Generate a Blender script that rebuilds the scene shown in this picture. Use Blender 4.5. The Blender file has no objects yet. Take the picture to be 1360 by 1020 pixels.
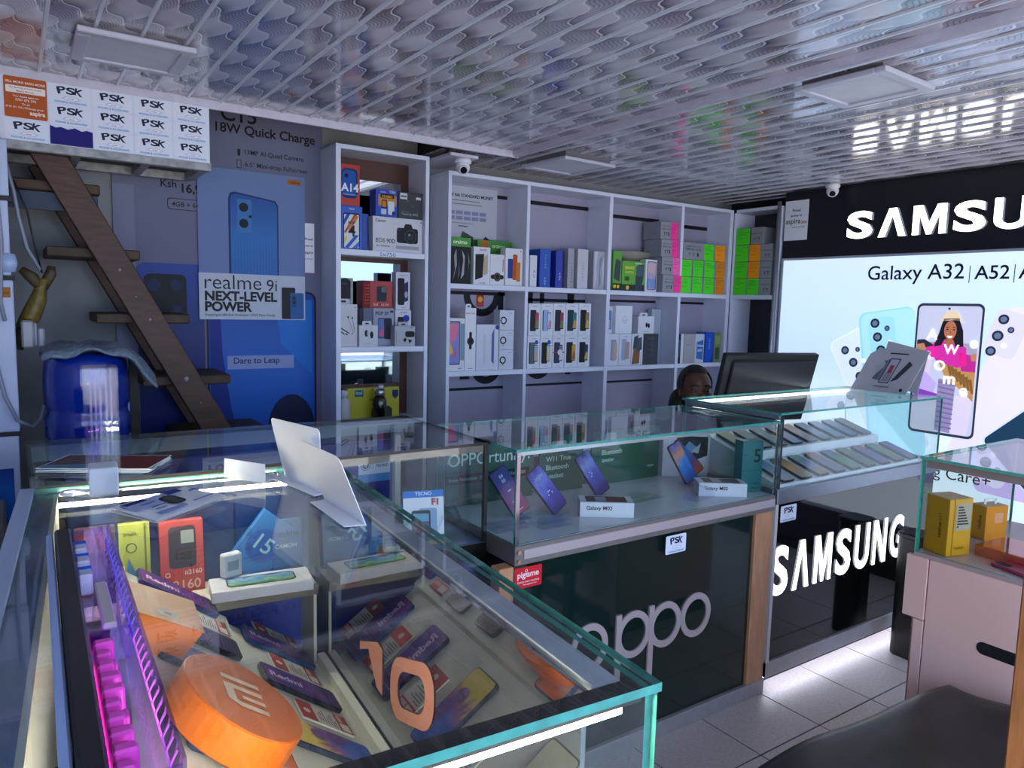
import bpy, bmesh, math, random
from mathutils import Matrix, Vector
random.seed(7)
SC = bpy.context.scene
COL = SC.collection
PI = math.pi

# ---------------------------------------------------------------- camera, world, exposure
def make_camera():
    yaw, pitch, roll = math.radians(34.27), math.radians(6.13), math.radians(1.407)
    fwd = Vector((math.sin(yaw)*math.cos(pitch), math.cos(yaw)*math.cos(pitch), -math.sin(pitch)))
    right = Vector((math.cos(yaw), -math.sin(yaw), 0)); up = right.cross(fwd)
    r2 = math.cos(roll)*right + math.sin(roll)*up
    u2 = -math.sin(roll)*right + math.cos(roll)*up
    cam = bpy.data.cameras.new('camera'); ob = bpy.data.objects.new('camera', cam); COL.objects.link(ob)
    m = Matrix((r2, u2, -fwd)).transposed().to_4x4(); m.translation = (0, 0, 1.45)
    ob.matrix_world = m
    cam.sensor_fit = 'HORIZONTAL'; cam.sensor_width = 36; cam.lens = 974.4/1360*36; cam.clip_start = .02
    SC.camera = ob
make_camera()
W = bpy.data.worlds.new('sky'); SC.world = W; W.use_nodes = True
_bg = W.node_tree.nodes['Background']
_bg.inputs[0].default_value = (.50, .68, 1, 1); _bg.inputs[1].default_value = 2.2
_sun = bpy.data.lights.new('sun', 'SUN'); _sun.energy = 14; _sun.angle = .01; _sun.color = (1, .93, .84)
_so = bpy.data.objects.new('sun', _sun); COL.objects.link(_so)        # behind the building: lights the street, not the shop
_so.matrix_world = Vector((-.25, -.62, -.75)).to_track_quat('-Z', 'Y').to_matrix().to_4x4()
SC.view_settings.view_transform = 'Standard'; SC.view_settings.look = 'None'
SC.view_settings.exposure = 1.0; SC.view_settings.gamma = 1
SC.view_settings.use_curve_mapping = False
SC.cycles.use_denoising = True
SC.cycles.max_bounces = 9; SC.cycles.diffuse_bounces = 3; SC.cycles.glossy_bounces = 4
SC.cycles.transmission_bounces = 6; SC.cycles.transparent_max_bounces = 24
SC.cycles.caustics_reflective = False; SC.cycles.caustics_refractive = False
SC.cycles.sample_clamp_indirect = 4

# ---------------------------------------------------------------- materials
def lin(h, a=1):
    h = h.lstrip('#'); c = [int(h[i:i+2], 16)/255 for i in (0, 2, 4)]
    return tuple(x/12.92 if x <= .04045 else ((x+.055)/1.055)**2.4 for x in c) + (a,)
MATS = {}
def M(key, col='#808080', rough=.5, metal=0, spec=.5, noise=0, scale=25, bump=0, emit=0, coat=0, trans=0, alpha=1, stretch=None):
    """principled material; noise varies the colour, bump gives fine relief"""
    if key in MATS: return MATS[key]
    m = bpy.data.materials.new(key); m.use_nodes = True; MATS[key] = m
    nt = m.node_tree; b = nt.nodes['Principled BSDF']
    b.inputs['Base Color'].default_value = lin(col); b.inputs['Roughness'].default_value = rough
    b.inputs['Metallic'].default_value = metal; b.inputs['Specular IOR Level'].default_value = spec
    b.inputs['Coat Weight'].default_value = coat; b.inputs['Coat Roughness'].default_value = .05
    b.inputs['Transmission Weight'].default_value = trans; b.inputs['Alpha'].default_value = alpha
    if emit:
        b.inputs['Emission Color'].default_value = lin(col); b.inputs['Emission Strength'].default_value = emit
    if noise or bump:
        tc = nt.nodes.new('ShaderNodeTexCoord'); mp = nt.nodes.new('ShaderNodeMapping')
        if stretch: mp.inputs['Scale'].default_value = stretch
        nt.links.new(tc.outputs['Object'], mp.inputs[0])
        nz = nt.nodes.new('ShaderNodeTexNoise'); nz.inputs['Scale'].default_value = scale; nz.inputs['Detail'].default_value = 5
        nt.links.new(mp.outputs[0], nz.inputs['Vector'])
        if noise:
            mx = nt.nodes.new('ShaderNodeMix'); mx.data_type = 'RGBA'
            c = lin(col); mx.inputs[6].default_value = tuple(x*(1-noise) for x in c[:3])+(1,); mx.inputs[7].default_value = tuple(min(1, x*(1+noise)) for x in c[:3])+(1,)
            rp = nt.nodes.new('ShaderNodeMapRange'); rp.inputs[1].default_value = .35; rp.inputs[2].default_value = .65
            nt.links.new(nz.outputs['Fac'], rp.inputs[0]); nt.links.new(rp.outputs[0], mx.inputs[0]); nt.links.new(mx.outputs[2], b.inputs['Base Color'])
        if bump:
            bp = nt.nodes.new('ShaderNodeBump'); bp.inputs['Strength'].default_value = bump; bp.inputs['Distance'].default_value = .01
            nt.links.new(nz.outputs['Fac'], bp.inputs['Height']); nt.links.new(bp.outputs[0], b.inputs['Normal'])
    return m
def P(col, rough=.42):                       # printed ink
    return M('ink_'+col.lstrip('#')+('' if rough == .42 else '_%d' % (rough*100)), col, max(rough, .5), spec=.25, noise=0)
def E(col, s):                               # backlit film or lamp
    return M('lit_%s_%g' % (col.lstrip('#'), s), col, .5, emit=s)
def G(stops, ax=2, emit=0, rough=.25, swirl=0):
    """colour gradient along the piece (print of a phone screen)"""
    key = 'grad_' + '_'.join('%.2f%s' % s for s in stops) + '_%d_%g_%g' % (ax, emit, swirl)
    if key in MATS: return MATS[key]
    m = M(key, '#888888', max(rough, .4), spec=.25); nt = m.node_tree; b = nt.nodes['Principled BSDF']
    tc = nt.nodes.new('ShaderNodeTexCoord'); sx = nt.nodes.new('ShaderNodeSeparateXYZ')
    rp = nt.nodes.new('ShaderNodeValToRGB')
    nt.links.new(tc.outputs['Generated'], sx.inputs[0])
    src = sx.outputs[ax]
    if swirl:
        nz = nt.nodes.new('ShaderNodeTexNoise'); nz.inputs['Scale'].default_value = 2.2; nz.inputs['Detail'].default_value = 2; nz.inputs['Distortion'].default_value = 1.2
        nt.links.new(tc.outputs['Generated'], nz.inputs['Vector'])
        mm = nt.nodes.new('ShaderNodeMath'); mm.operation = 'MULTIPLY_ADD'; mm.inputs[1].default_value = swirl; nt.links.new(nz.outputs['Fac'], mm.inputs[0])
        m2 = nt.nodes.new('ShaderNodeMath'); m2.operation = 'SUBTRACT'; m2.inputs[1].default_value = swirl*.5; nt.links.new(src, m2.inputs[0]); nt.links.new(m2.outputs[0], mm.inputs[2]); src = mm.outputs[0]
    nt.links.new(src, rp.inputs[0])
    el = rp.color_ramp.elements
    while len(el) < len(stops): el.new(.5)
    for e, (p, c) in zip(el, stops): e.position = p; e.color = lin(c)
    nt.links.new(rp.outputs[0], b.inputs['Base Color'])
    if emit: nt.links.new(rp.outputs[0], b.inputs['Emission Color']); b.inputs['Emission Strength'].default_value = emit
    return m
def glass(key, tint, refl=0.0, rough=0, fmul=1.0):
    """clear sheet: tinted see-through plus a Fresnel reflection"""
    if key in MATS: return MATS[key]
    m = bpy.data.materials.new(key); m.use_nodes = True; MATS[key] = m; nt = m.node_tree; nt.nodes.clear()
    out = nt.nodes.new('ShaderNodeOutputMaterial'); mix = nt.nodes.new('ShaderNodeMixShader')
    tr = nt.nodes.new('ShaderNodeBsdfTransparent'); tr.inputs[0].default_value = lin(tint)
    gl = nt.nodes.new('ShaderNodeBsdfGlossy'); gl.inputs['Roughness'].default_value = rough
    fr = nt.nodes.new('ShaderNodeFresnel'); ge = nt.nodes.new('ShaderNodeNewGeometry')
    io = nt.nodes.new('ShaderNodeMapRange'); io.inputs[3].default_value = 1.5; io.inputs[4].default_value = 1/1.5
    nt.links.new(ge.outputs['Backfacing'], io.inputs[0]); nt.links.new(io.outputs[0], fr.inputs[0])
    ma = nt.nodes.new('ShaderNodeMath'); ma.operation = 'MULTIPLY_ADD'; ma.use_clamp = True; ma.inputs[1].default_value = fmul; ma.inputs[2].default_value = refl
    nt.links.new(fr.outputs[0], ma.inputs[0]); nt.links.new(ma.outputs[0], mix.inputs[0])
    nt.links.new(tr.outputs[0], mix.inputs[1]); nt.links.new(gl.outputs[0], mix.inputs[2]); nt.links.new(mix.outputs[0], out.inputs[0])
    return m
GLASS = glass('clear_glass', '#fafdfc', 0, 0, .9)
HALFMIRROR = glass('filmed_glass', '#dfe8e4', .68, 0, .5)
ACRYL = glass('clear_acrylic', '#f6f8fd', 0, .02, .6)
GEDGE = M('glass_edge', '#3f8f86', .15, spec=.6, noise=.15, scale=40)
ALU = M('aluminium', '#b9bcc8', .3, .9, noise=.04, scale=60, stretch=(1, 20, 20))
CHROME = M('chrome', '#d8d8dc', .08, 1)
WHITE = M('white_board', '#d6daec', .4, noise=.03, scale=12)
WPLASTIC = M('white_plastic', '#e6e6ea', .35)
BLACK = M('black_gloss', '#0b0c10', .12, spec=.6)
BMATTE = M('black_matte', '#111114', .6)
PAPER = M('paper', '#f2f4fb', .6, noise=.02, scale=8)

# ---------------------------------------------------------------- mesh building
WM = {}
def _text_raw(s, bold, ext, cache={}):
    k = (s, bold, ext)
    if k not in cache:
        cu = bpy.data.curves.new('lettering', 'FONT'); cu.body = s; cu.size = 1; cu.offset = bold; cu.extrude = ext; cu.resolution_u = 4
        ob = bpy.data.objects.new('lettering', cu); me = ob.to_mesh()
        v = [tuple(x.co) for x in me.vertices]; f = [tuple(p.vertices) for p in me.polygons]
        ob.to_mesh_clear(); bpy.data.objects.remove(ob); bpy.data.curves.remove(cu)
        cache[k] = (v, f)
    return cache[k]
def rr(w, h, r, n=4, cx=0, cy=0):
    pts = []
    for (sx, sy, a0) in ((1, 1, 0), (-1, 1, 90), (-1, -1, 180), (1, -1, 270)):
        for i in range(n+1):
            a = math.radians(a0+90*i/n)
            pts.append((cx+sx*(w/2-r)+r*math.cos(a), cy+sy*(h/2-r)+r*math.sin(a)))
    return pts
def ell(cx, cy, rx, ry, n=20, a0=0, a1=360):
    return [(cx+rx*math.cos(math.radians(a0+(a1-a0)*i/n)), cy+ry*math.sin(math.radians(a0+(a1-a0)*i/n))) for i in range(n + (a1-a0 != 360))]
class MB:
    def __init__(s): s.v = []; s.f = []; s.m = []; s.mats = []
    def mi(s, mat):
        if mat not in s.mats: s.mats.append(mat)
        return s.mats.index(mat)
    def add(s, vs, fs, mat):
        o = len(s.v); s.v += [tuple(p) for p in vs]; k = s.mi(mat)
        for f in fs: s.f.append(tuple(i+o for i in f)); s.m.append(k)
        return s
    def box(s, x0, x1, y0, y1, z0, z1, mat, edge=None, thin=None):
        if x0 > x1: x0, x1 = x1, x0
        if y0 > y1: y0, y1 = y1, y0
        if z0 > z1: z0, z1 = z1, z0
        vs = [(x, y, z) for x in (x0, x1) for y in (y0, y1) for z in (z0, z1)]
        fs = {'x0': (0, 1, 3, 2), 'x1': (4, 6, 7, 5), 'y0': (0, 4, 5, 1), 'y1': (2, 3, 7, 6), 'z0': (0, 2, 6, 4), 'z1': (1, 5, 7, 3)}
        o = len(s.v); s.v += vs
        if edge and not thin:
            d = {'x': x1-x0, 'y': y1-y0, 'z': z1-z0}; thin = min(d, key=d.get)
        for k, f in fs.items():
            s.f.append(tuple(i+o for i in f)); s.m.append(s.mi(mat if (not edge or k[0] == thin) else edge))
        return s
    def poly(s, pts, mat): return s.add(pts, [tuple(range(len(pts)))], mat)
    def prism(s, poly, o, ua, va, d, mat, side=None):
        """closed slab: 2-D outline at o in axes ua, va pushed by vector d"""
        o, ua, va, d = Vector(o), Vector(ua), Vector(va), Vector(d); n = len(poly)
        a = [o+ua*x+va*y for x, y in poly]; b = [p+d for p in a]
        s.add(a+b, [tuple(range(n))[::-1], tuple(range(n, 2*n))], mat)
        base = len(s.v)-2*n; k = s.mi(side or mat)
        for i in range(n):
            j = (i+1) % n; s.f.append((base+i, base+j, base+n+j, base+n+i)); s.m.append(k)
        return s
    def cyl(s, p0, p1, r0, mat, r1=None, n=14, caps=True):
        return s.tube([p0, p1], [r0, r0 if r1 is None else r1], mat, n, caps)
    def tube(s, pts, r, mat, n=8, caps=True):
        pts = [Vector(p) for p in pts]; rs = r if isinstance(r, (list, tuple)) else [r]*len(pts)
        rings = []; prev = None
        for i, p in enumerate(pts):
            t = (pts[min(i+1, len(pts)-1)]-pts[max(i-1, 0)]).normalized()
            if prev is None: a = t.orthogonal().normalized()
            else:
                a = prev-t*prev.dot(t); a = a.normalized() if a.length > 1e-6 else t.orthogonal().normalized()
            prev = a; b = t.cross(a)
            rings.append([p+(a*math.cos(2*PI*k/n)+b*math.sin(2*PI*k/n))*rs[i] for k in range(n)])
        vs = [q for ring in rings for q in ring]; fs = []
        for i in range(len(pts)-1):
            for k in range(n):
                j = (k+1) % n; fs.append((i*n+k, i*n+j, (i+1)*n+j, (i+1)*n+k))
        if caps: fs += [tuple(range(n))[::-1], tuple(range((len(pts)-1)*n, len(pts)*n))]
        return s.add(vs, fs, mat)
    def lathe(s, prof, c, mat, n=24, sx=1, sy=1):
        c = Vector(c); vs = []; fs = []
        for r, z in prof:
            for k in range(n): vs.append(c+Vector((r*math.cos(2*PI*k/n)*sx, r*math.sin(2*PI*k/n)*sy, z)))
        for i in range(len(prof)-1):
            for k in range(n):
                j = (k+1) % n; fs.append((i*n+k, i*n+j, (i+1)*n+j, (i+1)*n+k))
        fs += [tuple(range(n))[::-1], tuple(range((len(prof)-1)*n, len(prof)*n))]
        return s.add(vs, fs, mat)
    def text(s, t, o, ua, va, mat, h=None, w=None, bold=.012, al='L', ext=0, nrm=None, shear=0, side=None):
        """lettering with its lower edge at o, fitted to height h (of the letters) and/or width w"""
        v, f = _text_raw(t, bold, 0)
        if not v: return s
        x0 = min(p[0] for p in v); x1 = max(p[0] for p in v); y0 = min(p[1] for p in v); y1 = max(p[1] for p in v)
        if h and not w: sy = h/(y1-y0); sx = sy
        elif w and not h: sx = w/(x1-x0); sy = sx
        else: sy = h/(y1-y0); sx = w/(x1-x0)
        dx = {'L': 0, 'C': .5, 'R': 1}[al]*(x1-x0)*sx
        ua, va, o = Vector(ua), Vector(va), Vector(o)
        pts = [o+ua*((p[0]-x0)*sx-dx+shear*(p[1]-y0)*sy)+va*((p[1]-y0)*sy) for p in v]
        if not ext: return s.add(pts, f, mat)
        nrm = Vector(nrm)*ext; n = len(pts); s.add(pts+[p+nrm for p in pts], [tuple(reversed(q)) for q in f]+[tuple(i+n for i in q) for q in f], mat)
        cnt = {}
        for q in f:
            for i in range(len(q)):
                e = (q[i], q[(i+1) % len(q)]); k = tuple(sorted(e)); cnt[k] = None if k in cnt else e
        b = len(s.v)-2*n; k = s.mi(side or mat)
        for e in cnt.values():
            if e: s.f.append((b+e[0], b+e[1], b+n+e[1], b+n+e[0])); s.m.append(k)
        return s
    def letters(s, t, o, ua, va, mat, side, h, lw, gap, ext, nrm, bold=.045):
        o, ua = Vector(o), Vector(ua)
        U_ = [(0, 1), (0, .3)]+[(.5-.5*math.cos(a), .3-.3*math.sin(a)) for a in [PI*i/10 for i in range(1, 10)]]+[(1, .3), (1, 1), (.76, 1), (.76, .32)]+[(.5+.26*math.cos(a), .32-.15*math.sin(a)) for a in [PI*i/10 for i in range(1, 10)]]+[(.24, .32), (.24, 1)]
        GL = {'M': [(0, 0), (0, 1), (.28, 1), (.5, .40), (.72, 1), (1, 1), (1, 0), (.8, 0), (.8, .66), (.57, 0), (.43, 0), (.2, .66), (.2, 0)], 'A': [(0, 0), (.36, 1), (.64, 1), (1, 0), (.75, 0), (.5, .74), (.25, 0)], 'N': [(0, 0), (0, 1), (.28, 1), (.78, .32), (.78, 1), (1, 1), (1, 0), (.72, 0), (.22, .68), (.22, 0)], 'U': U_}
        for ch in t:
            if ch in GL:
                k = 1.12 if ch == 'M' else 1
                s.prism([(x*lw*k, y*h) for x, y in GL[ch]], o, ua, va, Vector(nrm)*ext, mat, side); o = o+ua*(lw*k+gap); continue
            s.text(ch, o, ua, va, mat, h=h, w=lw, bold=bold, ext=ext, nrm=nrm, side=side); o = o+ua*(lw+gap)
        return s
    def prn(s, ops, o, ua, va, w, h, lift=.0006):
        """flat print on a face: ops in fractions of the face, later ones on top"""
        ua, va, o = Vector(ua), Vector(va), Vector(o); n = ua.cross(va)
        for i, op in enumerate(ops):
            k = op[0]; q = o+n*(lift+.00018*i); pt = lambda x, y: q+ua*(x*w)+va*(y*h)
            if k == 'r': s.poly([pt(op[1], op[2]), pt(op[3], op[2]), pt(op[3], op[4]), pt(op[1], op[4])], P(op[5]))
            elif k == 'R':   # rounded rectangle
                a, b, c, d = op[1]*w, op[2]*h, op[3]*w, op[4]*h
                s.poly([q+ua*x+va*y for x, y in rr(c-a, d-b, min(op[6], (c-a)/2.01, (d-b)/2.01), 3, (a+c)/2, (b+d)/2)], P(op[5]))
            elif k == 'p': s.poly([pt(x, y) for x, y in op[1]], P(op[2]))
            elif k == 'e': s.poly([q+ua*x+va*y for x, y in ell(op[1]*w, op[2]*h, op[3]*w, (op[4] or op[3]*w/h)*h, 16)], P(op[5]))
            elif k == 't':   # text: x, y, letter height (fraction), string, colour, align, bold
                s.text(op[4], pt(op[1], op[2]), ua, va, P(op[5]), h=op[3]*h, al=op[6] if len(op) > 6 else 'L', bold=op[7] if len(op) > 7 else .012)
            elif k == 'w':   # text fitted to a width: x0, y, x1, string, colour, bold
                s.text(op[4], pt(op[1], op[2]), ua, va, P(op[5]), w=(op[3]-op[1])*w, bold=op[6] if len(op) > 6 else .012)
            elif k == 'o':   # ring: cx, cy, r (fraction of w), thickness fraction, colour
                c = pt(op[1], op[2]); R = op[3]*w; r_ = R*(1-op[4]); N = 28
                vs = [c+(ua*math.cos(2*PI*j/N)+va*math.sin(2*PI*j/N))*rad for rad in (r_, R) for j in range(N)]
                s.add(vs, [(j, N+j, N+(j+1) % N, (j+1) % N) for j in range(N)], P(op[5]))
        return s
    def build(s, name, parent=None, world=False, smooth=False, bevel=0, segs=1):
        me = bpy.data.meshes.new(name)
        vs = s.v
        if world and parent is not None:
            inv = root_matrix(parent).inverted(); vs = [inv @ Vector(p) for p in vs]
        me.from_pydata([tuple(p) for p in vs], [], s.f)
        for m in s.mats: me.materials.append(m)
        me.polygons.foreach_set('material_index', s.m)
        if bevel:
            bm = bmesh.new(); bm.from_mesh(me)
            bmesh.ops.bevel(bm, geom=[e for e in bm.edges if len(e.link_faces) == 2 and e.calc_face_angle(0) > .5], offset=bevel, segments=segs, affect='EDGES', profile=.5, clamp_overlap=True)
            bm.to_mesh(me); bm.free()
        if smooth: me.polygons.foreach_set('use_smooth', [True]*len(me.polygons))
        me.update()
        ob = bpy.data.objects.new(name, me); COL.objects.link(ob)
        if parent is not None: ob.parent = parent
        return ob
def root_matrix(o):
    while o.parent is not None: o = o.parent
    return WM.get(o.name, Matrix.Identity(4))
def thing(name, label, cat, loc=(0, 0, 0), rot=(0, 0, 0), group=None, M4=None):
    o = bpy.data.objects.new(name, None); COL.objects.link(o); o.empty_display_size = .05
    m = M4 or (Matrix.Translation(loc) @ Matrix.Rotation(rot[2], 4, 'Z') @ Matrix.Rotation(rot[1], 4, 'Y') @ Matrix.Rotation(rot[0], 4, 'X'))
    o.matrix_world = m; WM[o.name] = m.copy()
    return tag(o, label, cat, group)
def tag(o, label=None, cat=None, group=None, kind=None):
    if label: o['label'] = label
    if cat: o['category'] = cat
    if group: o['group'] = group
    if kind: o['kind'] = kind
    return o
def struct(mb, name, parent=None):
    o = mb.build(name, parent)
    if parent is None: o['kind'] = 'structure'
    return o
def copy_tree(o, m, label=None):
    """a copy of a thing with copies of its parts and sub-parts"""
    r = o.copy(); COL.objects.link(r); r.matrix_world = m; WM[r.name] = m.copy()
    if label: r['label'] = label
    for c in [x for x in bpy.data.objects if x.parent == o]:
        d = c.copy(); COL.objects.link(d); d.parent = r
        for g in [x for x in bpy.data.objects if x.parent == c]:
            e = g.copy(); COL.objects.link(e); e.parent = d
    return r
def share(src, loc, parent, name=None):
    o = bpy.data.objects.new(name or src.name.split('.')[0], src.data); COL.objects.link(o); o.parent = parent; o.location = loc
    return o
# ================================================================ the room
def ceiling_material():
    m = M('wave_print_panel', '#9a96a6', .16, spec=.55); nt = m.node_tree; b = nt.nodes['Principled BSDF']
    b.inputs['Coat Weight'].default_value = .6; b.inputs['Coat Roughness'].default_value = .06
    N = nt.nodes.new; L = nt.links.new
    def math_(op, a, b_=None, c=None):
        n = N('ShaderNodeMath'); n.operation = op
        for i, x in enumerate((a, b_, c)):
            if x is None: continue
            if isinstance(x, (int, float)): n.inputs[i].default_value = x
            else: L(x, n.inputs[i])
        return n.outputs[0]
    tc = N('ShaderNodeNewGeometry'); sx = N('ShaderNodeSeparateXYZ'); L(tc.outputs['Position'], sx.inputs[0])
    x, y = sx.outputs[0], sx.outputs[1]
    # checkerboard of S-edged cells: lined fans alternate with smooth ramps
    xa, yb = math_('DIVIDE', x, .0975), math_('DIVIDE', y, .225)
    p0 = math_('SUBTRACT', math_('ADD', xa, yb), .067); q0 = math_('ADD', math_('SUBTRACT', xa, yb), .369)
    q1 = math_('ADD', q0, math_('MULTIPLY', math_('SINE', math_('MULTIPLY', p0, 2*PI)), .13))
    p1 = math_('ADD', p0, math_('MULTIPLY', math_('SINE', math_('MULTIPLY', q0, 2*PI)), .03))
    fa, fb = math_('FRACT', q1), math_('FRACT', p1)
    par = math_('GREATER_THAN', math_('FLOORED_MODULO', math_('ADD', math_('FLOOR', q1), math_('FLOOR', p1)), 2), .5)
    fan = N('ShaderNodeValToRGB'); L(fb, fan.inputs[0]); e = fan.color_ramp.elements
    e[0].color = lin('#78737f'); e[1].color = lin('#b8b4c0'); q = e.new(.5); q.color = lin('#a09ba8')
    ln = math_('GREATER_THAN', math_('SINE', math_('MULTIPLY', fa, 2*PI*9)), .55)
    fl_ = N('ShaderNodeMix'); fl_.data_type = 'RGBA'; L(math_('MULTIPLY', ln, .6), fl_.inputs[0]); L(fan.outputs[0], fl_.inputs[6]); fl_.inputs[7].default_value = lin('#4a4652')
    rim = math_('GREATER_THAN', math_('ABSOLUTE', math_('SUBTRACT', fa, .5)), .447)
    f2 = N('ShaderNodeMix'); f2.data_type = 'RGBA'; L(rim, f2.inputs[0]); L(fl_.outputs[2], f2.inputs[6]); f2.inputs[7].default_value = lin('#e0dce8')
    rp = N('ShaderNodeValToRGB'); L(fa, rp.inputs[0]); e = rp.color_ramp.elements
    e[0].color = lin('#4a4652'); e[1].color = lin('#cac6d2'); q = e.new(.13); q.color = lin('#827d8b'); q = e.new(.48); q.color = lin('#bcb8c4')
    mx = N('ShaderNodeMix'); mx.data_type = 'RGBA'; L(par, mx.inputs[0]); L(f2.outputs[2], mx.inputs[6]); L(rp.outputs[0], mx.inputs[7])
    L(mx.outputs[2], b.inputs['Base Color'])
    return m
CEIL = ceiling_material()
STRIP = M('silver_strip', '#dfe2ec', .3, .25)
TILE = M('floor_tile', '#c0b6b4', .38, noise=.10, scale=90, bump=.05)
GROUT = M('grout', '#2a2626', .8)
PLASTER = M('grey_plaster', '#8d8f92', .8, noise=.14, scale=5, bump=.3)
DARKWALL = M('dark_paint', '#232329', .7, noise=.1, scale=6)
LILAC = M('lilac_paint', '#a9a7b8', .6, noise=.04, scale=4)

fl = struct(MB().box(-1.3, 4.3, -.6, 3.6, -.06, -.004, GROUT), 'floor')
tile = None
for i in range(-10, 7):
    for j in range(-8, 7):
        x, y = 1.98+.3265*i, 1.40+.3265*j
        if x < -1.25 or x > 3.85 or y > 3.1 or y < -.58: continue
        if tile is None:
            tile = MB().box(.002, .3235, .002, .3235, -.004, 0, TILE).build('tile', fl, bevel=.001); tile.location = (x, y, 0)
        else: share(tile, (x, y, 0), fl)
struct(MB().box(-14, 14, -16, -.6, -.1, -.02, M('street_paving', '#b0aaa2', .85, noise=.2, scale=3)), 'floor')

def panels(parent, x0, x1, y0, y1, z=2.175, w=.1135, off=.104):
    k = math.ceil((x0-off)/w-1e-6)
    xs = [x0]+[off+w*i for i in range(k, 99) if x0+.01 < off+w*i < x1-.01]+[x1]
    full = strip = None
    for a, b in zip(xs, xs[1:]):
        if abs(b-a-w) < .002 and full: share(full, (a, 0, 0), parent)
        else:
            p = MB().box(0, b-a, y0, y1, z, z+.008, CEIL).build('ceiling_panel', parent, bevel=.0012); p.location = (a, 0, 0)
            if abs(b-a-w) < .002: full = p
        if b < x1-.01:
            if strip is None:
                strip = MB().prism([(-.0062, .001), (-.0042, -.0055), (.0042, -.0055), (.0062, .001)], (0, y0, z), (1, 0, 0), (0, 0, 1), (0, y1-y0, 0), STRIP).build('metal_strip', parent); strip.location = (b, 0, 0)
            else: share(strip, (b, 0, 0), parent)
ce = struct(MB().box(-1.3, 2.0, -.5, 2.97, 2.185, 2.26, DARKWALL), 'ceiling')
panels(ce, -1.3, 2.0, -.5, 2.96)
ce2 = struct(MB().box(2.0, 4.25, -.5, 3.55, 2.185, 2.26, DARKWALL).box(1.72, 2.0, 2.97, 3.55, 2.185, 2.26, DARKWALL), 'ceiling')
panels(ce2, 2.0, 4.12, -.5, 3.42)
MB().box(1.72, 2.0, 2.995, 3.42, 2.175, 2.183, CEIL).build('ceiling_panel', ce2)
TRIMM = M('ceiling_trim', '#c9c6d6', .35, noise=.05, scale=30)
struct(MB().box(-1.3, 2.02, 2.955, 2.992, 2.150, 2.183, TRIMM).box(-1.3, 2.02, 2.955, 2.962, 2.144, 2.150, TRIMM), 'trim_1')
struct(MB().box(1.985, 2.022, -.5, 2.955, 2.152, 2.183, TRIMM).box(1.996, 2.011, -.5, 2.955, 2.146, 2.152, TRIMM), 'trim_2')
struct(MB().box(-1.3, 1.72, 2.99, 3.55, 3.1, 3.16, DARKWALL), 'ceiling')
struct(MB().box(-1.4, 4.3, 3.42, 3.55, 0, 3.16, PLASTER), 'wall_back')
struct(MB().box(4.12, 4.25, -.5, 3.42, 0, 2.185, DARKWALL), 'wall_right')
struct(MB().box(-1.4, -1.3, -.5, 3.42, 0, 3.16, LILAC), 'wall_left')
struct(MB().box(1.72, 1.76, 2.995, 3.42, 2.26, 3.1, DARKWALL).box(-1.3, 1.76, 2.92, 2.97, 2.26, 3.16, DARKWALL), 'wall_loft_light_block')  # side wall, plus an unseen front piece added to keep daylight out of the loft
struct(MB().box(-1.4, -1.15, -.62, -.5, 0, 2.3, LILAC).box(3.85, 4.25, -.62, -.5, 0, 2.3, LILAC).box(-1.15, 3.85, -.62, -.5, 2.14, 2.3, LILAC), 'wall_front')

# ---------------------------------------------------------------- flush lamp panels on the ceiling
LAMPG = M('lamp_diffuser', '#cfd0da', .45, noise=.05, scale=15)
LAMPF = M('lamp_frame', '#bdbccb', .35)
def lamp(x, y, s, zt, zb, label, rz=0):
    t = thing('ceiling_lamp', label, 'ceiling lamp', (x, y, zb), (0, 0, rz))
    h = s/2; d = zt-zb
    fr = MB()
    for a, b, c, e in ((-h, h, -h, -h+.035), (-h, h, h-.035, h), (-h, -h+.035, -h+.035, h-.035), (h-.035, h, -h+.035, h-.035)): fr.box(a, b, c, e, 0, .016, LAMPF)
    fr.build('frame', t, bevel=.003)
    MB().box(-h+.035, h-.035, -h+.035, h-.035, .006, .012, LAMPG).build('diffuser', t)
    MB().box(-h+.02, h-.02, -h+.02, h-.02, .016, d, M('lamp_back', '#6c6a72', .5)).build('housing', t)
lamp(.322, 2.50, .30, 2.175, 2.150, 'square white lamp panel above the staircase, dusty and unlit', 0)
lamp(2.24, 1.37, .30, 2.175, 2.145, 'square lamp panel beside the ceiling beam, hanging slightly loose', .03)
lamp(2.30, 2.93, .33, 2.175, 2.130, 'square lamp panel close to the shelves along the back wall', .06)
# ---------------------------------------------------------------- dome cameras
def dome(x, y, z, label, aim):
    t = thing('security_camera', label, 'camera', (x, y, z))
    MB().lathe([(.036, 0), (.04, -.012), (.038, -.022), (.03, -.026)], (0, 0, 0), WPLASTIC, 24).build('base', t, smooth=True)
    prof = [(.033*math.cos(math.radians(a)), -.040+.033*math.sin(math.radians(a))) for a in range(80, -91, -10)]
    MB().lathe(prof[:-1]+[(.001, -.073)], (0, 0, 0), WPLASTIC, 24).build('dome', t, smooth=True)
    a = Vector(aim).normalized(); c = Vector((0, 0, -.042))
    le = MB().cyl(c+a*.022, c+a*.036, .021, M('camera_ring', '#d0d0d6', .3), n=20).build('lens_ring', t)
    MB().cyl(c+a*.0362, c+a*.0375, .016, BLACK, n=20).build('lens', le)
dome(1.80, 3.10, 2.135, 'white dome camera under the plate next to the narrow shelf unit', (-.35, -.8, -.45))
dome(3.86, 2.50, 2.175, 'white dome camera on the ceiling above the lit shop sign', (-.75, -.5, -.5))
t = thing('mounting_plate', 'white plate above the shelves holding a dome camera', 'plate', (1.80, 3.09, 2.135))
MB().box(-.09, .06, -.03, .32, 0, .014, TRIMM).build('plate', t)
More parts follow.
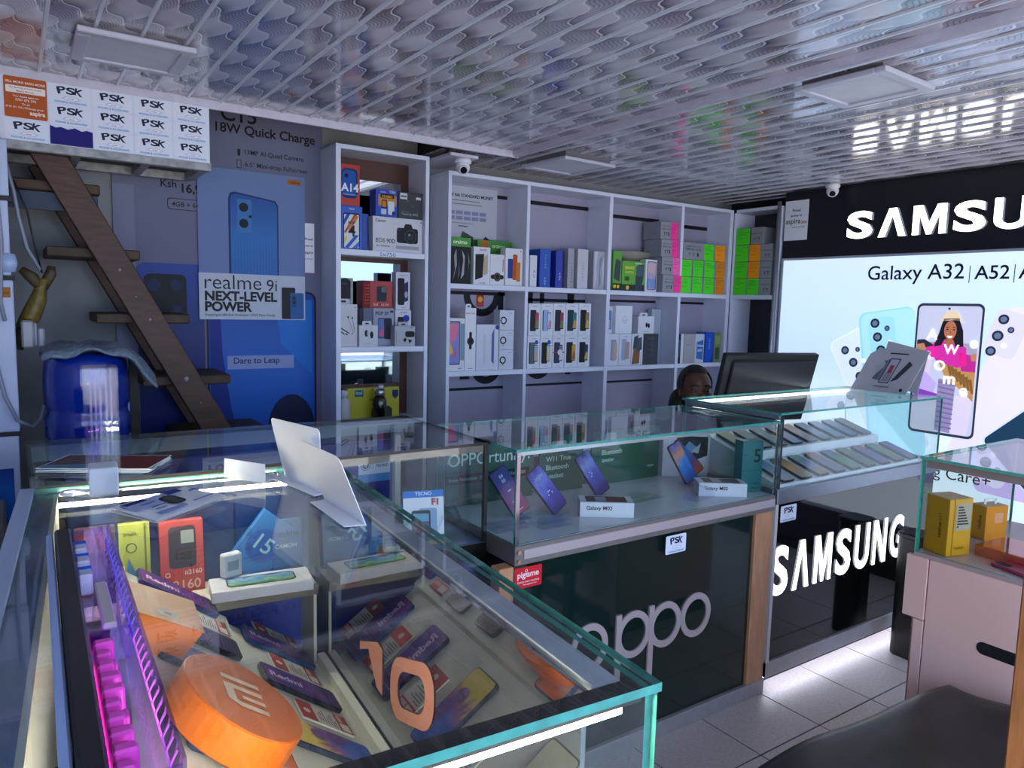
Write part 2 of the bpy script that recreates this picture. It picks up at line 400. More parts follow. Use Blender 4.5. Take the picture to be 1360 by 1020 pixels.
MB().tube([(-.06, .06, .012), (-.09, .0, .02), (-.1, -.05, .06), (-.12, -.02, .12)], .004, BMATTE).build('cable', t)
# ================================================================ loft fascia with stickers
t = thing('loft_fascia', 'white board under the ceiling edge covered in shop stickers', 'fascia', (.31, 2.95, 1.915))
MB().box(-.01, .63, 2.952, 2.966, 1.945, 2.146, WHITE).build('board', t, True)
FRM = M('chipped_frame', '#9b9ca0', .6, noise=.25, scale=30)
MB().box(-.06, .635, 2.952, 2.985, 1.918, 1.948, FRM).build('front_rail', t, True, bevel=.002)
MB().box(-.06, .62, 3.30, 3.33, 1.925, 1.955, FRM).build('rear_rail', t, True)
for x in (-.05, .19, .41, .605): MB().box(x, x+.03, 2.985, 3.30, 1.925, 1.955, FRM).build('cross_bar', t, True)
MB().box(-.06, .63, 2.985, 3.40, 1.956, 1.972, M('loft_deck', '#4b4a4c', .8, noise=.2)).build('deck', t, True)
MB().box(-.12, -.01, 2.950, 2.99, 1.93, 2.146, FRM).build('corner_post', t, True)
def psk_sticker():
    mb = MB(); w, h = .122, .064
    mb.prism(rr(w, h, .006, 3, w/2, h/2), (0, 0, 0), (1, 0, 0), (0, 0, 1), (0, -.0012, 0), P('#dfe3f2'))
    ops = [('p', [(.3, .30), (.45, .22), (.66, .22), (.78, .32), (.62, .42), (.4, .42)], '#c9cbe0'), ('p', [(.36, .31), (.47, .25), (.63, .25), (.71, .32), (.6, .385), (.44, .385)], '#eceefa'), ('t', .53, .28, .07, 'Center', '#b03a48', 'C'), ('w', .14, .07, .90, 'PHONES & ACCESSORIES', '#3f8fcf')]
    mb.prn(ops, (0, -.0012, 0), (1, 0, 0), (0, 0, 1), w, h)
    for ch, x, y, a in (('P', .225, .50, .2), ('S', .42, .53, 0), ('K', .60, .56, -.2)):
        c, s_ = math.cos(a), math.sin(a)
        mb.text(ch, (x*w, -.0022, y*h), (c, 0, s_), (-s_, 0, c), P('#1f2140'), h=.36*h, w=.21*w, bold=.03)
    return mb
stk = None
cols = [.003, .127, .2535, .38, .506]
for ci in range(5):
    for ri in range(3):
        if ci == 0 and ri < 2 or ci == 1 and ri == 2: continue
        x, z = cols[ci], 2.147-.0663*(ri+1)
        if stk is None: cur = stk = psk_sticker().build("sticker", t)
        else: cur = share(stk, (0, 0, 0), t)
        cur.location = Vector((x, 2.9518, z))-Vector((.31, 2.95, 1.915)); cur.scale = (1, 1, 1)
mb = MB(); mb.prism(rr(.118, .128, .005, 3, .061, .064), (0, 0, 0), (1, 0, 0), (0, 0, 1), (0, -.0014, 0), P('#b4551f'))
mb.prn([('w', .06, .86, .95, 'SELL MORE! EARN MORE!', '#f4e6dc', .02), ('R', .06, .62, .95, .80, '#efe6e2', .003), ('w', .14, .72, .86, 'Get Samsung at Aspira, it pays', '#a05a30'), ('w', .3, .645, .68, 'Mobile Phones', '#a05a30'), ('t', .5, .5, .06, 'Your Aspira agent on:', '#f4e6dc', 'C'), ('t', .5, .42, .06, '0701 676 376', '#f4e6dc', 'C'), ('t', .5, .32, .05, 'Or on', '#f4e6dc', 'C'), ('w', .05, .22, .9, '0718 101 106 | Whatsapp group', '#f4e6dc'), ('w', .58, .06, .93, 'aspira', '#f4e6dc', .03)], (0, -.0014, 0), (1, 0, 0), (0, 0, 1), .122, .125)
o = mb.build('sticker', t); o.location = Vector((.003, 2.9516, 2.018))-Vector((.31, 2.95, 1.915)); o['label'] = 'orange sticker with white lettering'
mb = MB().poly([(.128, 2.9505, 1.948), (.252, 2.9505, 1.948), (.252, 2.9505, 2.0), (.235, 2.9505, 2.004), (.22, 2.9505, 1.999), (.2, 2.9505, 2.007), (.18, 2.9505, 2.0), (.16, 2.9505, 2.006), (.145, 2.9505, 2.002), (.128, 2.9505, 2.008)], M('purple_gloss', '#1c1470', .5, spec=.2))
o = mb.build('torn_sticker', t, True); o['label'] = 'torn purple sticker remnant'

# ================================================================ open wooden staircase
WOOD = M('brown_paint', '#45271b', .55, noise=.25, scale=14, bump=.15, stretch=(1, 1, 4))
WOODD = M('brown_paint_worn', '#43301f', .65, noise=.3, scale=20, bump=.2)
t = thing('staircase', 'open brown wooden staircase climbing to the loft', 'staircase', (.65, 3.2, 0))
d = Vector((1.06, 0, -1.92)).normalized(); n = Vector((d.z, 0, -d.x))
for y0, y1 in ((3.03, 3.068), (3.36, 3.40)):
    a, b = Vector((.125, 0, 1.925)), Vector((1.15, 0, 0.0))
    w = .045
    mb = MB().prism([(a.x-w*1.25, a.z), (a.x+w*1.25, a.z), (b.x+w*1.25, b.z), (b.x-w*1.25, b.z)], (0, y0, 0), (1, 0, 0), (0, 0, 1), (0, y1-y0, 0), WOOD)
    if y0 < 3.1:
        for q, s_ in ((.32, .007), (.40, .004), (.47, .006), (.66, .012), (.74, .004)):
            c = a.lerp(b, q*.62); mb.poly([(c.x+s_*x, y0-.0006, c.z+s_*z) for x, z in ((-.6, .2), (.3, .9), (.9, 0), (.1, -1))], P('#8d8a90', .6))
    mb.build('stringer', t, True, bevel=.003)
for k, (x0, x1, z) in enumerate(((-.06, .279, 1.842), (.106, .403, 1.618), (.252, .569, 1.384), (.398, .719, 1.145), (.524, .872, .916), (.68, 1.0, .687), (.81, 1.14, .458), (.93, 1.205, .229))):
    MB().box(x0, x1, 3.069, 3.36, z-.036, z, WOODD).build('tread', t, True, bevel=.004)
MB().box(-.05, .27, 3.06, 3.075, 1.74, 1.80, M('blue_scrap', '#27384f', .6)).build('riser', t, True)

# ================================================================ posters on the back wall
BL1 = G([(0, '#040a28'), (.4, '#08206e'), (.8, '#082472'), (1, '#103a96')], 2, rough=.3)
BL2 = G([(0, '#06144e'), (.35, '#0f4fb0'), (.75, '#1560c0'), (1, '#0f3f98')], 2, rough=.3)
t = thing('wall_poster', 'tall pale poster of a blue phone filling the wall behind the stairs', 'poster', (.79, 3.414, .2))
MB().box(.352, 1.224, 3.410, 3.417, .2, 2.45, M('poster_paper', '#71748e', .6, spec=.2, noise=.03, scale=3)).build('sheet', t, True)
F = dict(o=(.352, 3.410, .2), ua=(1, 0, 0), va=(0, 0, 1))
def wp(x, z): return ((x-.352)/.872, (z-.2)/2.25)
def T_(x, z, h, s, c='#14141c', b=.012): return ('t', wp(x, z)[0], wp(x, z)[1], h/2.25, s, c, 'L', b)
def TW(x0, x1, z, s, c='#14141c', b=.012): return ('w', wp(x0, z)[0], wp(x0, z)[1], wp(x1, z)[0], s, c, b)
MB().prn([TW(.775, .925, 2.212, 'C15'), TW(.752, 1.188, 2.150, '18W Quick Charge', '#14141c', .02), TW(.873, 1.134, 2.077, '13MP AI Quad Camera', '#2a2a34'), ('r', *wp(.842, 2.072), *wp(.854, 2.10), '#22222a'), TW(.873, 1.152, 2.022, '6.5" Mini-drop Fullscreen', '#2a2a34'),
   ('r', *wp(.838, 2.018), *wp(.858, 2.055), '#2a2a34'), ('r', *wp(.841, 2.021), *wp(.855, 2.052), '#71748e'), TW(.531, .592, 1.905, 'Ksh', '#1c1c26'), T_(.612, 1.882, .045, '16,999', '#14141c', .03),
   ('R', *wp(.555, 1.815), *wp(.70, 1.863), '#2a2a34', .012), ('R', *wp(.558, 1.818), *wp(.70, 1.860), '#71748e', .011), T_(.572, 1.829, .02, '4GB + 64GB', '#1c1c26'),
   ('r', *wp(.352, .2), *wp(.43, 1.9), '#7c7f99')], (.352, 3.410, .2), (1, 0, 0), (0, 0, 1), .872, 2.25).build('print', t, True)
MB().poly([(p[0], 3.4085, p[1]) for p in rr(.30, 1.34, .045, 6, .574, .92)], BL1).build('phone_picture', t, True)
mb = MB().poly([(p[0], 3.4078, p[1]) for p in rr(.165, .2, .025, 5, .54, 1.445)], P('#060a18', .2))
for x, z, r_ in ((.495, 1.5, .027), (.582, 1.5, .024), (.495, 1.41, .022), (.585, 1.40, .018)): mb.poly([(p[0], 3.4072, p[1]) for p in ell(x, z, r_, r_, 18)], P('#10204a', .2))
mb.build('camera_picture', t, True)
mb = MB().poly([(p[0], 3.4076, p[1]) for p in rr(.505, 1.30, .045, 6, .945, .845)], P('#6f6a84'))
mb.poly([(p[0], 3.4074, p[1]) for p in rr(.49, 1.285, .04, 6, .945, .845)], P('#0b123a'))
mb.build('phone_rim_picture', t, True)
mb = MB().poly([(p[0], 3.4071, p[1]) for p in rr(.472, 1.27, .035, 6, .945, .845)], BL2).build('phone_screen_picture', t, True)
mb = MB().poly([(.712, 3.4066, .5), (.712, 3.4066, 1.45), (.755, 3.4066, 1.45), (.765, 3.4066, 1.2), (.80, 3.4066, .95), (.85, 3.4066, .75), (.9, 3.4066, .5)], P('#0a2a86', .3))
mb.poly([(p[0], 3.4064, p[1]) for p in ell(1.07, .85, .11, .16, 24)], P('#081440', .3))
mb.poly([(1.0, 3.4066, 1.45), (1.17, 3.4066, 1.45), (1.17, 3.4066, 1.1), (1.02, 3.4066, 1.25)], P('#2274cc', .3))
mb.poly([(.785, 3.4062, 1.134), (1.082, 3.4062, 1.134), (1.082, 3.4062, 1.194), (.785, 3.4062, 1.194)], P('#8f9ccc'))
mb.text('Dare to Leap', (.812, 3.4058, 1.150), (1, 0, 0), (0, 0, 1), P('#12205a'), h=.036, bold=.012)
mb.build('slogan_print', t, True)

t = thing('wall_poster', 'small white partner notice half hidden beside the blue phone poster', 'notice', (1.12, 3.407, 1.575))
MB().box(1.05, 1.183, 3.4035, 3.4055, 1.575, 1.805, PAPER).build('sheet', t, True)
MB().prn([('r', 0, 0, 1, .01, '#b06070'), ('r', .985, 0, 1, 1, '#b06070'), ('t', .93, .66, .05, 'Proud', '#22222a', 'R', .02), ('t', .93, .52, .05, 'partner of', '#22222a', 'R', .02), ('t', .95, .36, .08, 'aspira>>', '#3a2a30', 'R', .02), ('t', .93, .27, .03, 'pay as you go', '#6a6a78', 'R')], (1.05, 3.4035, 1.575), (1, 0, 0), (0, 0, 1), .133, .23).build('print', t, True)
t = thing('wall_poster', 'pale poster of a striped blue phone back above a slogan strip', 'poster', (.90, 3.40, 1.357))
MB().box(.672, 1.136, 3.400, 3.4025, 1.555, 2.008, M('poster_pale', '#7186b4', .6, spec=.2)).build('sheet', t, True)
S9 = G([(0, '#1c62ae'), (.5, '#2a6fb8'), (1, '#27509c')], 2, rough=.3)
mb = MB().poly([(.797, 3.3994, 1.556), (1.014, 3.3994, 1.556), (1.014, 3.3994, 1.87), (1.0, 3.3994, 1.89), (.825, 3.3994, 1.914), (.805, 3.3994, 1.908), (.797, 3.3994, 1.885)], P('#17306c'))
mb.build('phone_rim_picture', t, True)
MB().poly([(.806, 3.399, 1.556), (1.008, 3.399, 1.556), (1.008, 3.399, 1.868), (.996, 3.399, 1.884), (.828, 3.399, 1.906), (.812, 3.399, 1.9), (.806, 3.399, 1.885)], S9).build('phone_picture', t, True)
mb = MB()
for i in range(14): mb.box(.815+.0135*i, .8165+.0135*i, 3.3986, 3.3989, 1.556, 1.70+.002*i, P('#3a80c4'))
mb.poly([(p[0], 3.3984, p[1]) for p in rr(.062, .145, .01, 4, .865, 1.812)], P('#3f78b8'))
for x, z, r_ in ((.862, 1.85, .02), (.862, 1.78, .02), (.89, 1.812, .007)): mb.poly([(p[0], 3.398, p[1]) for p in ell(x, z, r_, r_, 18)], P('#0a0e1c', .2))
mb.prn([('r', .83, .915, .965, .965, '#a8641e'), ('w', .85, .928, .95, 'realme', '#4a2a08')], (.672, 3.3986, 1.555), (1, 0, 0), (0, 0, 1), .464, .453)
mb.build('print', t, True)
MB().box(.670, 1.134, 3.3965, 3.3995, 1.357, 1.558, M('strip_paper', '#b8bed0', .5)).build('slogan_strip', t, True)
MB().prn([('w', .05, .66, .57, 'realme', '#15151c', -.004), ('w', .62, .64, .72, '9i', '#15151c', 0), ('w', .05, .40, .72, 'NEXT-LEVEL', '#0e0e14', .04), ('w', .05, .17, .48, 'POWER', '#0e0e14', .04), ('w', .05, .06, .7, 'Snapdragon 680 6nm Processor | 33W Dart Charge', '#44444e'), ('R', .765, .02, .90, .74, '#16181f', .006), ('R', .85, .02, .985, .62, '#2f5f9c', .006), ('R', .865, .30, .91, .56, '#23466f', .004), ('e', .887, .5, .012, 0, '#0a0e1c'), ('e', .887, .4, .012, 0, '#0a0e1c')], (.670, 3.3965, 1.357), (1, 0, 0), (0, 0, 1), .464, .201).build('slogan_print', t, True)

# ================================================================ pillar, cables, plug
t = thing('display_pillar', 'white panelled pillar with blue pictures at the edge of the stairs', 'pillar', (-.25, 2.9, 0))
for k, (z0, z1) in enumerate(((0, .60), (.615, .985), (1.0, 1.49), (1.505, 1.74), (1.755, 1.93))):
    MB().box(-.5, .006-.004*(k % 2), 2.86, 2.92, z0, z1, M('pillar_panel', '#b4bedc', .4, noise=.05, scale=3)).build('panel', t, True, bevel=.003)
    if k: MB().box(-.5, .012, 2.865, 2.915, z0-.016, z0+.001, BMATTE).build('joint_strip', t, True)
mb = MB().poly([(-.4, 2.859, .62), (-.016, 2.859, .62), (-.016, 2.859, .88), (-.4, 2.859, .88)], BL2); mb.build('phone_picture', t, True)
MB().prn([('r', .55, .45, .985, .56, '#a8641e'), ('w', .62, .485, .95, 'realme', '#4a2a08')], (-.12, 2.86, 1.3), (1, 0, 0), (0, 0, 1), .12, .3).build('logo_print', t, True)
MB().lathe([(.0, -.03), (.02, -.028), (.026, 0), (.02, .028), (.0, .03)], (-.005, 2.852, 1.545), M('blue_white_cap', '#9fb2d8', .3), 16, 1, .6).build('cap', t, True, smooth=True)
t = thing('cable_run', 'loose grey cables hanging down beside the pillar', 'cable', (.05, 2.96, 1.5))
CAB = M('grey_cable', '#8a90a4', .5)
MB().tube([(-.02, 2.845, 1.93), (-.025, 2.845, 1.75), (-.02, 2.845, 1.6), (-.03, 2.845, 1.42), (-.02, 2.845, 1.36)], .006, CAB).build('cable', t, True, smooth=True)
MB().tube([(.0, 2.96, 1.88), (.02, 2.97, 1.78), (.03, 2.98, 1.7), (.05, 2.99, 1.60), (.085, 3.0, 1.53)], .006, CAB).build('cable', t, True, smooth=True)
MB().tube([(.02, 2.97, 1.82), (.055, 2.98, 1.72), (.07, 2.99, 1.62), (.09, 3.0, 1.52)], .003, BMATTE).build('cable', t, True, smooth=True)
t = thing('taped_cable_bundle', 'bundle of cable ends wrapped in dirty yellow tape', 'cable bundle', (.075, 3.0, 1.35))
YT = M('yellow_tape', '#6a5a20', .5, noise=.35, scale=40, bump=.5); DT = M('brown_tape', '#4a3f26', .6, noise=.3, scale=40)
MB().tube([(.03, 3.0, 1.33), (.055, 3.0, 1.38), (.075, 3.0, 1.43), (.085, 3.0, 1.47), (.095, 3.0, 1.50)], [.026, .03, .026, .018, .02], YT, 10).build('wrap', t, True, smooth=True)
MB().tube([(.085, 3.0, 1.47), (.06, 3.0, 1.505), (.03, 2.995, 1.53)], [.016, .02, .012], DT, 8).build('tail', t, True, smooth=True)
MB().tube([(.09, 3.0, 1.47), (.115, 3.0, 1.52), (.118, 3.0, 1.545)], [.016, .018, .012], DT, 8).build('tail', t, True, smooth=True)
MB().tube([(.035, 3.0, 1.34), (.02, 3.0, 1.30), (.01, 3.0, 1.26)], [.024, .02, .016], DT, 8).build('tail', t, True, smooth=True)
t = thing('plug_adapter', 'white plug adapter with a cable looping from it', 'plug', (.05, 2.93, 1.27))
PLG = M('grey_white_plastic', '#9a9ca6', .4)
MB().box(.022, .058, 2.925, 2.97, 1.268, 1.36, PLG).build('body', t, True, bevel=.006)
MB().box(.058, .066, 2.93, 2.965, 1.275, 1.352, PLG).build('collar', t, True, bevel=.003)
MB().box(.068, .088, 2.93, 2.965, 1.27, 1.335, PLG).build('plug', t, True, bevel=.005)
MB().tube([(.078, 2.945, 1.27), (.08, 2.94, 1.18), (.08, 2.93, 1.08), (.066, 2.91, 1.03), (.04, 2.88, 1.01), (.0, 2.84, 1.04), (-.03, 2.83, 1.12), (-.06, 2.83, 1.3)], .006, CAB).build('cable', t, True, smooth=True)

# ================================================================ water bottle with cloth
t = thing('dispenser_stand', 'dark cabinet carrying the blue water bottle', 'stand', (.2, 2.86, 0))
MB().box(.04, .36, 2.70, 3.0, 0, .775, M('dark_cabinet', '#1a1c24', .5)).build('body', t, True, bevel=.006)
MB().box(.05, .35, 2.69, 2.70, .05, .74, M('dark_door', '#20222c', .4)).build('door', t, True, bevel=.003)
t = thing('water_bottle', 'large translucent blue water bottle under a grey cloth', 'bottle', (.2, 2.85, .775))
BB = M('blue_bottle', '#0c2a90', .12, spec=.6, coat=.5)
prof = [(.03, 0), (.034, .03), (.08, .05), (.118, .075), (.128, .10), (.128, .16), (.121, .172), (.121, .192), (.128, .204), (.128, .27), (.121, .282), (.121, .302), (.128, .314), (.128, .40), (.125, .43), (.122, .455), (.105, .478), (.06, .484)]
MB().lathe(prof, (0, 0, 0), BB, 32).build('body', t, smooth=True)
MB().lathe([(.05, .003), (.05, .028), (.036, .032)], (0, 0, 0), M('cap_blue', '#2b4fa8', .4), 20).build('neck_collar', t, smooth=True)
CLOTH = M('grey_cloth', '#6f7c8c', .9, noise=.25, scale=60, bump=.5)
t = thing('cloth', 'crumpled grey cloth draped over the blue water bottle', 'cloth', (.2, 2.85, 1.262))
vs, fs = [], []; NU, NV = 16, 12
for i in range(NU):
    for j in range(NV):
        u_, v_ = i/(NU-1)*2-1, j/(NV-1)*2-1
        x = .165*u_+.035; y = .135*v_; r_ = math.hypot(x-.0, y)
        z = .022-1.6*max(0, r_-.095)**1.5-(.06 if u_ > .6 else 0)*(u_-.6)*2+.008*math.sin(9*u_+3*v_)+.006*math.sin(11*v_-5*u_)
        vs.append((x, y, z))
for i in range(NU-1):
    for j in range(NV-1): fs.append((i*NV+j, (i+1)*NV+j, (i+1)*NV+j+1, i*NV+j+1))
o = MB().add(vs, fs, CLOTH).build('fabric', t, smooth=True); md = o.modifiers.new('thick', 'SOLIDIFY'); md.thickness = .008
t = thing('plank', 'dark plank leaning on the wall beside the water bottle', 'plank', (.37, 3.02, 0))
MB().prism([(.345, 0), (.40, 0), (.372, 1.24), (.345, 1.24)], (0, 3.0, 0), (1, 0, 0), (0, 0, 1), (0, .02, 0), M('dark_plank', '#1c1614', .6, noise=.2)).build('board', t, True, bevel=.002)
MB().prism([(.318, 0), (.352, 0), (.342, 1.18), (.325, 1.2)], (0, 2.985, 0), (1, 0, 0), (0, 0, 1), (0, .012, 0), M('blue_strip', '#7f95cc', .5)).build('edge_strip', t, True)
# dark cabinet and crate at the edge
t = thing('dark_cabinet', 'dark cabinet with two round locks beside the near counter', 'cabinet', (-.2, 1.75, 0))
MB().box(-.45, -.03, 1.45, 2.05, 0, .97, M('brown_black', '#23211f', .5, noise=.15, scale=20)).build('body', t, True, bevel=.004)
for y in (1.62, 1.90): 
    MB().cyl((-.03, y, .90), (-.022, y, .90), .03, CHROME, n=24).build('lock', t, True)
    MB().cyl((-.10, y, .97), (-.10, y, .976), .035, M('lock_face', '#9aa2ae', .2, .6), n=24).build('lock', t, True)
t = thing('crate', 'dark blue plastic crate on the floor beside the near counter', 'crate', (-.2, 1.2, 0))
CR = M('crate_blue', '#0e1f74', .4)
for x in (-.4, -.07): MB().box(x, x+.02, .95, 1.40, 0, .30, CR).build('side', t, True)
for y in (.95, 1.38): MB().box(-.38, -.07, y, y+.02, 0, .30, CR).build('end', t, True)
MB().box(-.38, -.07, .97, 1.38, 0, .012, CR).build('bottom', t, True)
# ================================================================ shelf units
def upright(t, x0, x1, z1, y0=3.217, y1=3.412): MB().box(x0, x1, y0, y1, 0, z1, WHITE).build('upright', t, True, bevel=.0015)
def board(t, x0, x1, z0, z1, y0=3.219, y1=3.408): MB().box(x0, x1, y0, y1, z0, z1, WHITE).build('shelf', t, True, bevel=.0015)
t = thing('shelf_unit', 'long white shelf unit along the back wall with open bays', 'shelf unit', (2.84, 3.3, 0))
UP = [(1.789, 1.808), (2.262, 2.282), (2.836, 2.862), (3.422, 3.446), (3.872, 3.904)]
for a, b in UP: upright(t, a, b, 2.077)
MB().box(1.789, 3.904, 3.217, 3.412, 2.077, 2.097, WHITE).build('top', t, True, bevel=.0015)
for (a0, a), (b, b1) in zip(UP, UP[1:]):
    for z0, z1 in ((1.525, 1.551), (1.083, 1.109), (.62, .646), (.10, .126)): board(t, a, b, z0, z1)
BACKP = M('lilac_back', '#9c97ae', .5, noise=.05, scale=3)
for (a0, a), (b, b1) in zip(UP, UP[1:]): MB().box(a, b, 3.408, 3.412, .126, 2.077, BACKP).build('back_panel', t, True)
# black lettering and tape strips showing on the backs
def dark(x0, x1, z0, z1): MB().box(x0, x1, 3.4065, 3.4078, z0, z1, P('#121218')).build('tape_strip', t, True)
dark(2.10, 2.26, 2.02, 2.038); dark(2.29, 2.835, 2.012, 2.034); dark(2.95, 3.42, 1.99, 2.012); dark(2.95, 2.965, 1.99, 2.06); dark(3.45, 3.87, 1.975, 1.998)
dark(1.81, 2.26, 1.50, 1.518); dark(2.29, 2.835, 1.475, 1.492); dark(2.87, 3.42, 1.485, 1.5); dark(3.45, 3.87, 1.485, 1.5); dark(2.29, 2.83, 1.558, 1.58)
dark(1.81, 2.26, .985, 1.0); dark(2.29, 2.83, .99, 1.003); dark(2.87, 3.42, .985, .998)
dark(2.215, 2.25, 1.30, 1.52); dark(2.41, 2.45, 1.45, 1.524); dark(2.50, 2.53, 1.42, 1.524); dark(2.70, 2.75, 1.43, 1.524); dark(2.29, 2.32, 1.44, 1.524)
dark(1.855, 1.90, 1.04, 1.083); dark(1.98, 2.04, 1.045, 1.083); dark(2.30, 2.34, 1.05, 1.083); dark(2.70, 2.74, 1.05, 1.083)
def arc(cx, cz, r0, r1, a0, a1, n=20):
    o_ = ell(cx, cz, r1, r1, n, a0, a1); i_ = ell(cx, cz, r0, r0, n, a0, a1)
    return [(x, 3.4062, z) for x, z in o_]+[(x, 3.4062, z) for x, z in reversed(i_)]
for q in (arc(2.11, 1.50, .075, .115, 180, 360), arc(2.145, 1.115, .06, .1, 200, 340), arc(2.50, 1.13, .06, .1, 205, 335)): MB().poly(q, P('#121218')).build('letter_piece', t, True)
mb = MB()
mb.prism([(1.995, 1.495), (2.035, 1.495), (2.035, 1.518), (1.995, 1.518)], (0, 3.4062, 0), (1, 0, 0), (0, 0, 1), (0, -.0004, 0), P('#121218'))
mb.build('letter_piece', t, True)

t = thing('corner_shelf', 'short white shelf unit turning the corner beside the lit wall', 'shelf unit', (4.0, 3.05, 0))
for z0, z1 in ((2.077, 2.097), (1.525, 1.551), (1.083, 1.109), (.62, .646)): MB().box(3.906, 4.10, 2.888, 3.201, z0, z1, WHITE).build('shelf', t, True, bevel=.0015)
MB().box(3.93, 4.10, 2.872, 2.888, 0, 2.097, WHITE).build('upright', t, True, bevel=.0015)
MB().box(3.906, 4.10, 3.202, 3.215, 0, 2.077, WHITE).build('upright', t, True, bevel=.0015)
MB().box(4.10, 4.115, 2.872, 3.21, 0, 2.097, M('dark_blue_back', '#14161f', .4)).build('back_panel', t, True)
MB().cyl((3.915, 2.884, 0), (3.915, 2.884, 2.12), .012, M('grey_pipe', '#8f919c', .35, .5), n=12).build('pipe', t, True, smooth=True)

t = thing('shelf_unit', 'narrow white shelf unit with brown mirrored back beside the blue posters', 'shelf unit', (1.45, 3.3, 0))
for a, b in ((1.216, 1.24), (1.664, 1.684)): upright(t, a, b, 2.127)
MB().box(1.216, 1.684, 3.217, 3.412, 2.127, 2.147, WHITE).build('top', t, True, bevel=.0015)
for z0, z1 in ((1.660, 1.686), (1.214, 1.240), (.862, .885), (.42, .445)): board(t, 1.24, 1.664, z0, z1)
MB().box(1.24, 1.664, 3.404, 3.410, .1, 2.127, M('brown_back', '#4a2418', .5, noise=.1)).build('back_panel', t, True)
MIR = M('mirror', '#99a2ae', .03, 1)
for z0, z1 in ((1.75, 2.03), (1.26, 1.64), (1.045, 1.20)): MB().box(1.245, 1.62, 3.398, 3.404, z0, z1, MIR).build('mirror', t, True)
mb = MB(); mb.text('5x750', (1.43, 3.2185, 1.664), (1, 0, 0), (0, 0, 1), P('#3a5a9a'), h=.016, w=.08, bold=0); mb.build('pen_note', t, True)

# ---------------------------------------------------------------- cartons
R_ = {
'foil_case':(1.821,1.935,1.551,1.782),'green_back':(2.039,2.255,1.551,1.789),'phone_black':(1.953,2.053,1.551,1.742),'watch_round':(2.054,2.142,1.551,1.71),'phone_orange':(2.147,2.258,1.551,1.747),
's1':(2.307,2.352,1.551,1.719),'s2':(2.371,2.443,1.551,1.756),'s3':(2.479,2.537,1.551,1.754),'s4':(2.563,2.614,1.551,1.771),'s5':(2.633,2.709,1.551,1.772),'s6':(2.749,2.832,1.551,1.767),
'green_tall':(2.897,2.964,1.551,1.78),'green_watch':(2.969,3.151,1.551,1.726),'phone_grad':(3.157,3.255,1.551,1.744),
'tablet':(1.812,1.908,1.109,1.378),'watch_tall':(1.91,1.975,1.109,1.431),'white_big':(1.978,2.115,1.109,1.347),
't0':(2.306,2.386,1.288,1.462),'t1':(2.389,2.471,1.288,1.464),'t2':(2.474,2.558,1.288,1.466),'t3':(2.561,2.651,1.288,1.468),'t4':(2.654,2.743,1.288,1.470),
'u0':(2.303,2.385,1.109,1.287),'u1':(2.388,2.471,1.109,1.287),'u2':(2.474,2.557,1.109,1.287),'u3':(2.560,2.651,1.109,1.287),'u4':(2.654,2.743,1.109,1.287),
'v0':(2.88,2.966,1.109,1.297),'v1':(2.969,3.066,1.109,1.297),'v2':(3.069,3.165,1.109,1.297),'v3':(3.168,3.293,1.109,1.297),'w0':(2.877,2.927,1.298,1.457),'w1':(2.929,3.06,1.298,1.463),'w2':(3.116,3.249,1.298,1.403),'tall_light':(3.337,3.418,1.109,1.447),
'x0':(3.47,3.517,1.109,1.296),'x1':(3.52,3.71,1.109,1.295),'x2':(3.72,3.80,1.109,1.305),'x3':(3.805,3.868,1.109,1.302),
'a14':(1.246,1.339,1.882,2.066),'pop4':(1.249,1.351,1.686,1.881),'blue_side':(1.354,1.395,1.686,1.856),'camera':(1.403,1.662,1.686,1.848),'classic':(1.417,1.528,1.849,1.972),'earphone_black':(1.532,1.660,1.849,1.972),
'black_handle':(1.245,1.307,1.437,1.556),'earphone_white':(1.245,1.328,1.240,1.436),'red_phone':(1.368,1.518,1.422,1.549),'phone_tall':(1.534,1.61,1.416,1.596),'pop_grey':(1.372,1.529,1.240,1.421),'small_white':(1.534,1.62,1.240,1.415),'buds_a':(1.331,1.425,1.240,1.34),'buds_b':(1.51,1.618,1.240,1.337),
'yellow':(1.314,1.587,.885,1.032)}
def carton(key, label, col, ops=(), depth=.05, y=3.24, group=None, side=None, tab=None, rough=.45, rz=0, name='carton', cat='box', lid=True):
    x0, x1, z0, z1 = R_[key] if isinstance(key, str) else key
    w, h = x1-x0, z1-z0
    t = thing(name, label, cat, ((x0+x1)/2, y, z0), (0, 0, rz), group)
    bc = M('card_'+col.lstrip('#'), col, rough, noise=.03, scale=10)
    bd = MB().box(-w/2, w/2, 0, depth, 0, h, bc).build('body', t, bevel=.0012)
    if side: MB().prn(side[1], (w/2, 0, 0), (0, 1, 0), (0, 0, 1), depth, h).build('side_print', t) if side[0] == 'R' else MB().prn(side[1], (-w/2, depth, 0), (0, -1, 0), (0, 0, 1), depth, h).build('side_print', t)
    if ops: MB().prn(ops, (-w/2, 0, 0), (1, 0, 0), (0, 0, 1), w, h).build('front_print', t)
    if tab:
        mb = MB(); r_ = rr(w*.5, .028, .008, 3, 0, .006)
        mb.prism(r_, (0, depth*.4, h), (1, 0, 0), (0, 0, 1), (0, .002, 0), bc)
        mb.prn([('R', .3, .45, .7, .7, '#30303a', .003)], (-w*.25, depth*.4, h-.008), (1, 0, 0), (0, 0, 1), w*.5, .028)
        mb.build('hang_tab', t)
    return t
def ph2(a='#15161c', b='#3a66b0', c='#c24a6a', brand='GALAXY', bc='#5a5a66'):
    return [('w', .34, .90, .72, brand, bc), ('R', .12, .14, .62, .80, a, .006), ('p', [(.12, .2), (.2, .14), (.2, .8), (.12, .76)], '#2c2e36'), ('R', .52, .20, .84, .72, '#0c0c12', .005), ('R', .55, .22, .82, .70, b, .004), ('p', [(.55, .24), (.82, .24), (.82, .45), (.68, .50)], c), ('w', .38, .05, .62, 'Dual SIM', '#8a8a94')]
